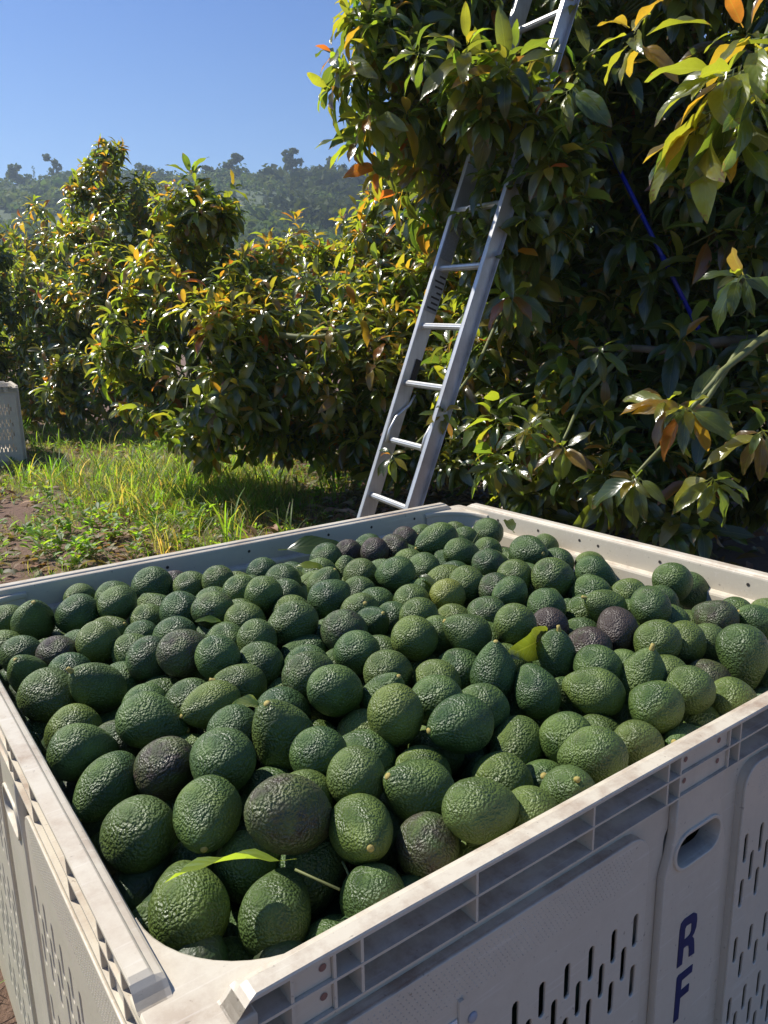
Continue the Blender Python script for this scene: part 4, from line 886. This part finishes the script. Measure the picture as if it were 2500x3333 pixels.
# ------------------------------------------------------------------ avocados
ROWS = [[-1791,5756,6966,-35,93,5,334,0,0,0],[-912,6276,7468,65,54,-54,337,6,0,0],[-2466,6542,7093,-53,66,-54,356,0,0,0],[-1007,5717,6903,11,97,21,301,0,0,0],[-1732,6415,7372,12,-96,-24,307,0,1,0],[868,6377,7405,86,44,-25,285,-2,0,0],[-262,6238,7302,21,-94,26,302,0,1,0],[270,6810,7332,-70,-32,63,318,0,1,0],[778,7725,7550,-87,-49,9,315,0,1,0],[-3047,7365,7097,-44,-81,-39,295,0,1,0],[-1762,7227,7478,-57,79,-22,336,0,0,0],[-2463,7545,7195,-51,71,-48,335,7,0,0],[364,6311,6988,16,36,-92,295,6,0,0],[-1181,7723,7476,-26,-27,93,341,1,1,0],[2215,7524,7257,-88,37,-31,304,3,0,0],[-3454,7869,7237,71,66,-26,304,0,0,0],[82,7886,7550,-3,44,-90,306,0,0,0],[-2790,8312,7338,97,-9,-24,300,0,1,0],[4999,9949,7273,7,-44,-89,331,-1,0,0],[-314,6966,7397,26,79,-55,287,1,0,0],[-610,8485,7616,62,66,-43,299,2,0,0],[-4476,9322,7201,79,-60,-12,329,0,1,0],[3220,8547,7306,-33,91,-26,311,0,0,0],[2585,8846,7361,-87,48,12,293,0,0,0],[-3818,9277,7354,-47,-51,72,306,0,1,0],[1881,8923,7349,-28,68,68,287,0,0,0],[-176,5833,6899,-32,70,-63,292,0,0,0],[-742,7381,7382,-2,66,-75,284,1,0,0],[-2144,8498,7446,-76,-65,-3,265,0,1,0],[1186,7443,7011,-17,89,-41,322,0,0,0],[-1424,10710,7577,-82,5,-56,329,0,0,0],[3811,8921,7326,10,95,-31,299,0,0,0],[1387,9178,7524,4,-1,100,287,0,1,0],[-2745,9853,7575,30,94,-18,317,6,0,0],[364,10031,7624,-27,89,-37,300,0,0,0],[1117,10019,7695,-87,4,50,275,0,1,0],[1854,10300,7658,19,76,-63,301,0,0,0],[-2259,9554,7559,-9,68,-73,292,0,0,0],[-4315,10783,7341,0,86,-51,309,0,0,0],[3336,9192,7382,11,-20,97,316,0,1,0],[2286,9695,7442,10,-7,99,285,0,1,0],[-444,9700,7575,-56,77,-30,292,0,0,0],[-1884,9056,7446,-84,-42,35,265,-2,1,0],[-3376,10041,7405,-55,80,-23,306,4,0,0],[-5848,11989,7278,30,-42,86,317,0,1,0],[2083,8167,7079,-6,80,-60,306,0,0,0],[-5197,12064,7289,-80,39,-46,324,0,0,0],[-880,11821,7615,61,75,25,316,0,0,0],[2911,8035,7063,53,64,-55,301,-1,0,0],[568,8417,7492,-23,89,-39,309,0,0,0],[3400,10576,7497,22,96,14,307,10,0,0],[3827,10185,7435,3,93,-36,308,0,0,0],[42,9261,7478,68,69,-26,293,0,0,0],[4079,11197,7617,10,99,12,294,3,0,0],[5182,11401,7304,-53,85,-1,303,6,0,0],[-972,9003,7569,42,89,-19,312,4,0,0],[1839,6962,7164,4,-57,82,293,0,1,0],[-2753,11420,7592,-80,56,-20,289,4,0,0],[-3965,8684,7014,-85,28,-44,307,0,0,0],[-1961,11747,7655,-7,67,-74,306,0,0,0],[5226,13256,7245,29,43,-86,334,0,0,0],[-4508,12260,7440,12,99,4,302,0,0,0],[-1729,9726,7364,-3,76,-65,302,0,0,0],[-641,10462,7572,-78,61,-12,300,5,0,0],[143,12949,7629,-78,59,-19,308,1,0,0],[2767,9446,7415,-18,95,-25,291,0,0,0],[2953,12755,7562,53,80,-29,332,4,0,0],[-1719,7929,7367,12,85,-51,306,0,0,0],[4540,9158,6985,68,58,-44,316,-2,0,0],[4354,10456,7310,33,94,-2,303,0,0,0],[-345,7659,7172,-81,56,-17,314,0,0,0],[-1851,10289,7507,-9,77,-64,285,0,0,0],[1362,6695,7071,-13,83,-55,300,0,0,0],[1029,11948,7553,38,87,-32,302,-8,0,0],[-4299,13551,7286,2,96,-29,347,1,0,0],[1173,8616,7271,41,80,-44,314,0,0,0],[1061,15341,7564,-85,-49,-19,349,0,1,0],[397,7495,7096,63,54,-55,295,-1,0,0],[2930,14977,7365,47,-85,22,343,0,1,0],[2428,10655,7501,49,80,-35,289,10,0,0],[-5623,10941,7092,-81,52,-27,295,1,0,0],[2859,10215,7344,-4,95,-32,316,8,0,0],[1980,11671,7670,-69,-72,-1,265,0,1,0],[-4930,10671,7209,-64,68,-35,288,7,0,0],[3420,11310,7559,-86,-21,46,265,0,1,0],[1401,12641,7569,5,100,7,313,0,0,0],[-1261,8482,7317,16,82,-56,321,0,0,0],[635,9163,7364,-38,87,-32,305,-1,0,0],[-2550,8945,7244,-52,73,-44,294,0,0,0],[3886,13400,7388,79,-39,-48,291,0,0,0],[-3381,11850,7411,-53,82,-22,311,1,0,0],[-335,8318,7062,-34,81,-47,325,0,0,0],[-5106,10094,7165,-12,-53,84,265,0,1,0],[1551,11291,7471,-42,88,-22,305,4,0,0],[-191,10778,7578,44,-62,65,265,0,1,0],[1536,14499,7528,86,46,-23,294,3,0,0],[5850,11378,7235,-86,1,51,265,0,1,0],[-849,6948,7166,20,80,-56,304,0,0,0],[2572,11442,7499,62,69,-38,294,0,0,0],[-18,8631,7466,44,-33,83,265,0,1,0],[1918,13813,7503,-17,94,-28,299,4,0,0],[-3671,13542,7247,-73,63,-26,301,0,0,0],[5701,13784,6921,-28,93,-23,344,0,0,0],[962,9677,7270,-19,93,-31,304,3,0,0],[-2172,11164,7479,12,93,-34,295,0,0,0],[528,11004,7570,34,87,-34,291,0,0,0],[2275,13000,7533,-26,92,-28,308,0,0,0],[-3249,10927,7363,-76,58,-30,300,0,0,0],[3560,12387,7380,61,70,-36,315,0,0,0],[746,10485,7459,11,76,-64,290,0,0,0],[-3088,13441,7393,-47,87,-15,299,4,0,0],[-3954,12075,7134,0,91,-43,321,0,0,0],[-4517,10076,7152,-63,68,-37,303,0,0,0],[2402,17313,7221,-36,93,6,327,0,0,0],[4903,10840,7096,64,69,-35,297,0,0,0],[-463,13451,7456,-33,90,-29,309,0,0,0],[437,11895,7472,33,88,-33,317,0,0,0],[714,13711,7493,-5,100,-2,306,0,0,0],[-210,15031,7465,-7,99,8,286,8,0,0],[-3061,8961,7221,0,92,-39,289,0,0,0],[-1306,7346,6942,-43,74,-52,308,0,0,0],[-3831,10689,7186,-58,73,-36,288,0,0,0],[-3355,8549,6927,-41,89,-18,314,5,0,0],[-2517,12485,7498,-46,80,-38,285,0,0,0],[4452,9777,6978,62,65,-43,316,6,0,0],[-1861,13125,7475,-41,89,-20,322,0,0,0],[4126,12312,7320,31,75,-59,299,0,0,0],[-402,11389,7519,24,-72,65,298,3,1,0],[1717,7667,6742,-9,-57,81,331,0,1,0],[-3882,11336,7174,-57,76,-30,292,0,0,0],[-1228,14891,7322,-48,74,-48,319,4,0,0],[-1048,12617,7576,57,-5,82,265,0,1,0],[-2429,14359,7243,-44,83,-33,307,0,0,0],[-2378,10554,7406,-48,84,-26,291,0,0,0],[178,15396,7417,-36,93,12,289,7,0,0],[-6434,12331,7116,8,99,-8,290,0,0,0],[77,11369,7375,-30,89,-35,292,1,0,0],[-1140,9698,7369,-62,62,-47,300,0,0,0],[-3129,9685,6959,-55,73,-41,311,0,0,0],[-430,12661,7368,27,90,-34,311,1,0,0],[3513,15037,7121,-8,96,-28,318,0,0,0],[-785,15481,7285,-35,90,-27,291,8,0,0],[-141,12088,7350,28,88,-38,309,1,0,0],[1862,12320,7517,-1,100,-6,286,5,0,0],[2615,8513,6851,63,64,-44,320,0,0,0],[-3752,10009,7019,-20,97,-15,321,0,0,0],[-1674,12380,7429,17,91,-39,303,1,0,0],[3027,11005,7153,52,77,-36,330,-1,0,0],[3809,9686,7129,5,94,-34,302,0,0,0],[3940,9005,6738,8,92,-39,329,0,0,0],[3513,8245,6904,-53,-64,56,309,0,1,0],[4485,11398,7167,29,73,-62,302,1,0,0],[-4554,11735,7077,83,-16,53,308,0,1,0],[416,16519,7256,-28,93,-25,298,8,0,0],[1090,11357,7304,39,85,-35,306,3,0,0],[-5612,13326,7158,-2,-94,34,265,0,1,0],[1080,13174,7372,-84,-52,14,316,0,1,0],[-62,10141,7297,29,85,-43,306,0,0,0],[1780,16652,7218,-20,95,-25,295,0,0,0],[3562,16400,7085,-8,98,-18,289,0,0,0],[2189,15507,7269,43,87,-27,289,0,0,0],[-4973,13337,7174,54,84,3,288,0,0,0],[-6122,11524,6949,-15,93,-33,311,0,0,0],[3269,9887,7157,-2,92,-39,288,0,0,0],[5826,11999,7115,66,67,-34,301,0,0,0],[-1477,11499,7480,18,93,-33,288,0,0,0],[477,14467,7346,3,100,1,323,0,0,0],[-387,15819,7309,-70,61,-37,294,1,0,0],[-4135,14357,7028,4,96,-29,307,8,0,0],[4208,15038,7064,-70,-63,35,287,0,1,0],[6472,12263,6970,15,94,-31,311,0,0,0],[856,17236,7143,-26,-89,37,297,1,1,0],[-875,8305,6962,-20,95,-23,327,0,0,0],[1457,10543,7304,9,99,-10,323,0,0,0],[1622,17412,7154,-21,95,-24,295,0,0,0],[-4865,11256,7021,-63,70,-35,311,0,0,0],[-2436,11893,7257,-47,82,-33,324,0,0,0],[-1815,8539,6922,-47,75,-46,323,0,0,0],[2540,18224,6974,-87,48,9,282,0,0,0],[1552,7133,6531,46,70,-55,324,0,0,0],[-1334,6344,6806,31,26,-91,316,1,0,1],[-760,6343,6813,53,49,69,306,1,0,1],[-1385,5582,6372,-87,12,47,313,3,0,1],[1523,8222,6941,-44,-86,-26,318,0,0,1],[-2497,6874,6520,50,22,83,314,1,0,1],[-2025,5883,6545,-64,-33,70,315,0,0,1],[-97,6898,6889,-20,92,32,300,3,0,1],[564,8198,7015,2,99,10,314,0,0,1],[-1875,6579,6683,49,86,14,323,3,0,1],[-1494,6208,6210,-76,64,-10,331,0,0,1],[-749,9105,7122,-100,6,6,333,1,0,1],[-1881,5715,5983,-38,92,-3,329,0,0,1],[3286,11744,7202,71,33,-62,323,1,0,1],[2435,9311,6989,-57,-27,78,335,2,0,1],[-4481,9290,6698,77,39,50,321,0,0,1],[-1237,10378,7194,75,11,65,311,1,0,1],[-837,6558,6152,80,47,-38,328,1,0,1],[-3015,7226,6287,-11,-9,-99,330,0,0,1],[1076,7939,6589,-7,51,86,310,3,0,1],[1874,9250,6867,81,-23,-54,307,1,0,1],[-4028,12841,7040,-69,2,72,337,0,0,1],[-3741,8473,6493,5,-96,28,303,0,0,1],[2190,10335,7053,52,75,-41,310,0,0,1],[-1220,14112,7153,37,-44,-82,333,0,0,1],[-483,5588,6581,39,83,-41,309,0,0,1],[-741,14495,7147,-9,-32,94,322,2,0,1],[486,10126,7036,51,79,-34,307,1,0,1],[1651,9759,7223,87,-16,-47,321,1,0,1],[-1566,7339,6454,-11,99,-13,334,1,0,1],[4736,12660,6998,-36,29,-89,305,0,0,1],[542,12660,7258,43,-16,89,333,0,0,1],[-3600,9271,6693,-5,79,61,333,0,0,1],[-377,7291,6495,-15,96,-24,316,3,0,1],[891,8599,6714,60,-79,14,317,1,0,1],[3195,8933,6755,87,-44,-20,317,1,0,1],[1282,14830,7177,-64,50,59,316,0,0,1],[-5770,11087,6442,-39,68,-63,321,0,0,1],[-1378,13420,7225,-88,-4,-46,303,0,0,1],[-2803,10373,7071,90,-4,-44,324,0,0,1],[-2355,6386,6049,-17,19,97,314,3,0,1],[-2798,11473,7087,50,-73,46,307,0,0,1],[-2393,9551,6535,-45,31,84,310,2,0,1],[-2517,7386,6692,-69,-65,31,302,0,0,1],[5443,9842,6772,-80,5,-60,303,1,0,1],[874,6432,6801,-4,68,73,338,0,0,1],[-4179,10454,6783,-5,81,58,326,1,0,1],[1369,8968,6785,52,-69,51,311,2,0,1],[-3737,8269,5887,-24,-80,55,307,3,0,1],[-2472,8189,6893,78,-29,56,325,2,0,1],[-3013,12553,7178,1,-99,-10,326,0,0,1],[-88,13946,7257,-49,-86,-16,312,3,0,1],[1245,13841,7237,-98,-1,-19,320,0,0,1],[-703,10066,7040,-13,-11,-99,303,3,0,1],[-1412,9324,6949,2,49,87,308,2,0,1],[1874,8581,6604,27,-96,-11,314,0,0,1],[-897,11042,7264,31,89,33,302,0,0,1],[-1825,14836,6944,76,-65,-2,337,3,0,1],[-4879,9917,6623,75,-63,21,318,1,0,1],[823,10749,6888,6,-96,28,307,1,0,1],[3964,11720,7150,34,69,-63,314,2,0,1],[-2768,8992,6725,-22,90,38,304,0,0,1],[-5300,10493,6660,-6,-75,-66,304,0,0,1],[-2254,9552,7040,-96,11,24,305,3,0,1],[368,9100,6467,-74,63,22,303,0,0,1],[-172,7434,5859,-35,34,87,302,1,0,1],[2682,12977,7068,63,-73,27,321,0,0,1],[3178,13451,7121,-37,-49,-79,328,0,0,1],[-3063,7818,6778,92,1,39,315,1,0,1],[890,8336,6095,-1,-4,100,312,1,0,1],[3107,12276,7025,-22,-42,88,328,0,0,1],[-4161,8827,6083,-93,28,22,304,0,0,1],[3437,12868,7025,85,-46,-25,311,0,0,1],[2034,10999,7147,31,29,91,322,1,0,1],[-296,9590,6909,-42,84,35,317,0,0,1],[-1365,12831,7007,-22,25,94,333,0,0,1],[-752,6984,5707,-39,-90,17,316,1,0,1],[-2239,12586,7072,-94,-28,19,316,0,0,1],[-27,6463,6305,92,37,13,303,0,0,1],[-5718,12076,6604,-65,-67,-36,322,0,0,1],[4932,10347,6754,66,-39,64,302,1,0,1],[2642,11955,7259,25,-13,96,314,0,0,1],[5439,10795,6963,-64,-30,71,318,2,0,1],[2238,14755,7118,-19,-8,98,320,2,0,1],[221,13398,7179,-42,-9,91,315,2,0,1],[4906,11898,6937,-91,3,42,312,0,0,1],[-6274,11724,6261,-31,-6,95,337,1,0,1],[-1310,8363,6678,13,28,95,301,0,0,1],[2652,16263,6614,-48,43,-77,331,0,0,1],[-4809,10885,6588,86,-23,45,302,0,0,1],[268,9042,7002,48,87,-10,318,2,0,1],[-956,6824,6646,84,23,-48,312,0,0,1],[-826,7519,6765,68,-68,28,303,1,0,1],[-2740,13791,7025,66,-59,-46,336,1,0,1],[2706,16921,6566,7,87,-49,333,0,0,1],[-2388,13158,7170,61,30,-73,337,0,0,1],[-617,13989,7006,-8,11,99,316,1,0,1],[-1890,7342,6929,54,81,24,305,1,0,1],[208,10778,7056,-76,55,36,304,0,0,1],[-2184,10166,6798,-47,-82,34,315,0,0,1],[-1010,9040,6566,-38,75,-54,332,0,0,1],[2745,14260,7093,-48,86,18,306,0,0,1],[-5738,12779,6588,-6,-9,-99,325,1,0,1],[-1879,7873,6647,-43,-87,26,303,2,0,1],[-1382,7062,5912,13,99,-5,322,0,0,1],[1529,15818,7111,-20,-63,-75,316,0,0,1],[-1770,13976,7095,73,-55,-42,316,2,0,1],[-1940,6806,6051,27,-19,-94,324,3,0,1],[1761,13245,7172,21,-80,56,309,0,0,1],[3559,10376,6898,-9,-93,-37,307,1,0,1],[5241,13293,6578,-31,-68,66,308,0,0,1],[436,15753,7083,-61,62,50,315,0,0,1],[3640,11034,7083,-92,-32,-25,314,0,0,1],[264,8117,5790,-56,8,-82,304,0,0,1],[1079,12411,7064,-60,5,80,335,1,0,1],[1446,11591,6775,-74,-43,52,324,2,0,1],[3812,14661,6626,21,25,95,330,0,0,1],[-5403,11555,6755,28,87,-39,316,3,0,1],[-2146,10722,6397,100,-5,-3,328,2,0,1]]
def avo_mesh(seed):
    r = random.Random(seed); nu, nv = 72, 52
    k = [.10, .16, .20, .24, .28, .33, .38, .22][seed - 1]; fat = r.uniform(.97, 1.03); kink = r.uniform(-.06, .06)
    V, F = [], []
    ofs = seed * 13.7
    for j in range(nv + 1):
        ph = math.pi * j / nv; cz = math.cos(ph)             # cz=1 the stem end
        z = 1.36 * cz; rad = math.sin(ph) * (1 - k * cz - .10 * cz * cz + .03) * fat / (1 + k * .08)
        if cz > .97: z -= (cz - .97) * 1.6                  # shallow dimple at the stem
        m_ = 1 if 0 < j < nv else 0
        for i in range(nu if m_ else 1):
            th_ = 2 * math.pi * i / nu
            p = Vector((rad * math.cos(th_) + kink * cz * cz, rad * math.sin(th_), z))
            q = Vector((p.x * .9, p.y * .9, p.z * .9 + ofs))
            d = .034 * noise.noise(q * 1.3) + +.007 * noise.noise(q * 4.5) + .005 * (noise.noise(q * 9.5))
            n_ = p.normalized() if p.length > 0 else Vector((0, 0, 1))
            V.append(p + n_ * d)
    F += [(0, 1 + i, 1 + (i + 1) % nu) for i in range(nu)]
    for j in range(nv - 2):
        a_ = 1 + j * nu; b_ = a_ + nu
        for i in range(nu): F.append((a_ + i, b_ + i, b_ + (i + 1) % nu, a_ + (i + 1) % nu))
    l_ = 1 + (nv - 2) * nu; e_ = len(V) - 1
    F += [(l_ + i, e_, l_ + (i + 1) % nu) for i in range(nu)]
    me = bpy.data.meshes.new('avocado'); me.from_pydata(V, [], F); me.polygons.foreach_set('use_smooth', [True] * len(F)); me.materials.append(M_AVO); return me
AVO = [avo_mesh(s) for s in range(1, 9)]
def stem_mesh(long):
    bm = bmesh.new()
    if long: add_tube(bm, [(0, 0, 1.20), (.01, 0, 1.34), (.04, .01, 1.46), (.08, .02, 1.56)], [.10, .115, .095, .085], 10)
    else: add_tube(bm, [(0, 0, 1.20), (0, 0, 1.32), (.005, 0, 1.37)], [.12, .12, .085], 10)
    me = bm_mesh('stem', bm, True); me.materials.append(M_STEM); return me
STEMS = [stem_mesh(0), stem_mesh(0), stem_mesh(1)]
ORD = ['first', 'second', 'third', 'fourth', 'fifth', 'sixth', 'seventh', 'eighth', 'ninth', 'tenth', 'eleventh', 'twelfth', 'thirteenth', 'fourteenth', 'fifteenth', 'sixteenth', 'seventeenth', 'eighteenth', 'nineteenth', 'twentieth', 'twenty-first', 'twenty-second', 'twenty-third', 'twenty-fourth', 'twenty-fifth', 'twenty-sixth', 'twenty-seventh', 'twenty-eighth']
ra = random.Random(77); Bi = Matrix.Rotation(-TH, 3, 'Z'); info = []
def tone_word(t, r_):
    if t >= .95: return 'dark purple'
    if t >= .84: return 'dull brown'
    if t >= .65: return 'purplish black'
    if t >= .4: return 'purple mottled'
    if t >= .2: return 'brown tinged'
    if t <= -.5: return 'yellowish olive'
    if t <= -.1: return 'light green'
    return 'green'
for row in ROWS:
    P = Vector(row[:3]) / 10000; ax = Vector(row[3:6]).normalized(); r_ = row[6] / 10000; t = row[7] / 10
    loc = Bi @ (P - BN); info.append((P, ax, r_, t, row[8], row[9], loc.x, loc.y))
rowsd = {}
for i, q in enumerate(info): rowsd.setdefault((q[5], int(min(max((q[7] - .03) / .092, 0), 10.9))), []).append(i)
lab = {}
for (lay, rw), ids in rowsd.items():
    ids.sort(key=lambda i: info[i][6])
    for k_, i in enumerate(ids):
        q = info[i]; w = tone_word(q[3], q[2])
        st_ = ' with stub' if q[4] else ''
        lay_s = 'shaded low ' if lay else ''
        lab[i] = '%s%s avocado%s, %s from left, %s row from lettered wall' % (lay_s, w, st_, ORD[k_], ORD[rw])
AG = 'avocados heaped in the plastic bin'
for i, (P, ax, r_, t, st_, low, sx, sy) in enumerate(info):
    q = ax.to_track_quat('Z', 'Y') @ Matrix.Rotation(ra.uniform(0, 6.28), 3, 'Z').to_quaternion()
    o = link('avocado', AVO[ra.randrange(8)]); o.matrix_world = Matrix.Translation(P) @ q.to_matrix().to_4x4() @ Matrix.Diagonal((r_ * ra.uniform(.95, 1.05), r_ * ra.uniform(.95, 1.05), r_ * ra.uniform(.92, 1.08), 1))
    br = 1.0 if .84 <= t < .95 else .15
    tt = t if t > 0 else 0
    if t == 0: tt = max(0, ra.gauss(.02, .06))
    if i < 12: ra.gauss(0, 1)
    o.color = (tt, min(1, max(0, -t * 1.1) + max(0, ra.gauss(.08, .13))), br, 1)
    tag(o, lab[i], 'avocado', AG)
    if st_ or (not low and ra.random() < .05):
        link('stem', STEMS[ra.randrange(3)], None, o)

# the rest of the load, seen only through the slots and the handle hole
bm = bmesh.new(); bmesh.ops.create_icosphere(bm, subdivisions=2, radius=1.0)
for v in bm.verts: v.co = Vector((v.co.x * (1 - .22 * v.co.z), v.co.y * (1 - .22 * v.co.z), v.co.z * 1.33))
PV_ = np.array([v.co[:] for v in bm.verts]); PF_ = np.array([[v.index for v in f.verts] for f in bm.faces]); bm.free()
rq = random.Random(8); Vs, Fs = [], []; nb = 0
for iz in range(11):
    z = .148 + iz * .052
    for ix in range(18):
        for iy in range(16):
            x = .071 + ix * .0625 + (.02 if iz % 2 else 0); y = .071 + iy * .0625 + (.02 if iz % 2 else 0)
            if x > SA - .07 or y > SB - .07: continue
            edge = min(x, y, SA - x, SB - y)
            if (edge > .14 and iz < 8) or (iz == 10 and edge > .075): continue
            q = Matrix.Translation((x + rq.uniform(-.006, .006), y + rq.uniform(-.006, .006), z)) @ rvec(rq).to_track_quat('Z', 'Y').to_matrix().to_4x4() @ Matrix.Scale(.029, 4)
            A_ = np.array(q); Vs.append(PV_ @ A_[:3, :3].T + A_[:3, 3]); Fs.append(PF_ + nb); nb += len(PV_)
hm_ = raw_mesh('avocado_heap', np.concatenate(Vs), np.concatenate(Fs)); M_HEAP = mat_simple('heap_avocado_skin', (.035, .08, .025), .42, 0, 30, .6, (.05, .035, .03), .5, 260, .004)
hp = link('avocado_heap', hm_, M_HEAP); hp.location = BN; hp.rotation_euler = (0, 0, TH); tag(hp, 'avocados packed below the top layers, glimpsed through the slots', 'avocados', kind='stuff')

# loose leaves lying in the bin
def loose_leaf(label, base, d, up, L, tint, pk=0, bend=None):
    me = leaves_mesh('fallen_avocado_leaf', [(pk, leaf_matrix(Vector((0, 0, 0)), Vector(d), Vector(up), L), tint)], PROTO_BIG, .1, pk + 3)
    o = link('fallen_avocado_leaf', me, M_LEAF); o.location = base; tag(o, label, 'leaf', 'leaves lying on the avocados'); return o
def atz(px, py, z):
    d = AXF + AXR * ((px - 1250) / FPX) + AXU * ((1666.5 - py) / FPX); return CAM + d * ((z - CAMH) / d.z)
a0, a1 = atz(535, 2850, .762), atz(965, 2795, .752)
loose_leaf('long bright green curled leaf lying across the avocados nearest the camera', a1, a0 - a1, (.0, .5, .87), (a0 - a1).length * 1.02, (.16, .25, .04), 1)
a0, a1 = atz(1140, 1775, .745), atz(905, 1790, .74)
loose_leaf('dark green leaf with yellow stalk lying by the far left rim', a1, a0 - a1, (.1, -.6, .8), (a0 - a1).length, (.03, .06, .015), 2)
a0, a1 = atz(1655, 2120, .765), atz(1800, 2060, .75)
loose_leaf('broad sunlit green leaf standing between avocados right of centre', a1, a0 - a1, (.1, -.9, .3), (a0 - a1).length * 1.25, (.055, .09, .015), 3)
a0, a1 = atz(770, 2290, .765), atz(870, 2300, .745)
loose_leaf('pale curled leaf tucked behind the round avocado with a long stem', a1, a0 - a1, (.1, -.4, .9), (a0 - a1).length * 1.25, (.30, .32, .14), 4)
a0, a1 = atz(632, 2018, .775), atz(735, 2025, .765)
loose_leaf('small green leaf with forked stalk on the avocados at left', a1, a0 - a1, (.1, -.4, .9), (a0 - a1).length, (.07, .12, .02), 5)
a0, a1 = atz(1400, 1905, .755), atz(1345, 1868, .765)
loose_leaf('narrow dark leaf poking out right of the plump far avocado', a1, a0 - a1, (.2, -.4, .9), .08, (.05, .08, .02), 0)
a0, a1 = atz(1675, 1735, .775), atz(1640, 1690, .785)
loose_leaf('grey green leaf resting by the far corner of the bin', a0, a1 - a0, (.1, -.5, .9), .09, (.06, .09, .04), 1)
a0, a1 = atz(1018, 1842, .775), atz(1065, 1855, .765)
loose_leaf('small yellow green leaf under the leftmost dark far avocado', a1, a0 - a1, (.1, -.5, .9), .06, (.18, .20, .02), 2)
def petiole(label, pts):
    bm = bmesh.new(); add_tube(bm, pts, .0012, 6); o = link('leaf_stalk', bm_mesh('leaf_stalk', bm, True), M_TWIG); tag(o, label, 'leaf stalk', 'leaves lying on the avocados')
petiole('thin pale green stalk curving between the two nearest avocados', [atz(960, 2830, .728), atz(1030, 2862, .722), atz(1105, 2895, .722)])
petiole('short thin green stalk under the star-stemmed avocado', [atz(1115, 2805, .715), atz(1130, 2835, .712), atz(1137, 2852, .712)])
petiole('short green stalk sticking up near the far corner avocados', [atz(1540, 1765, .79), atz(1555, 1740, .80), atz(1563, 1728, .81)])
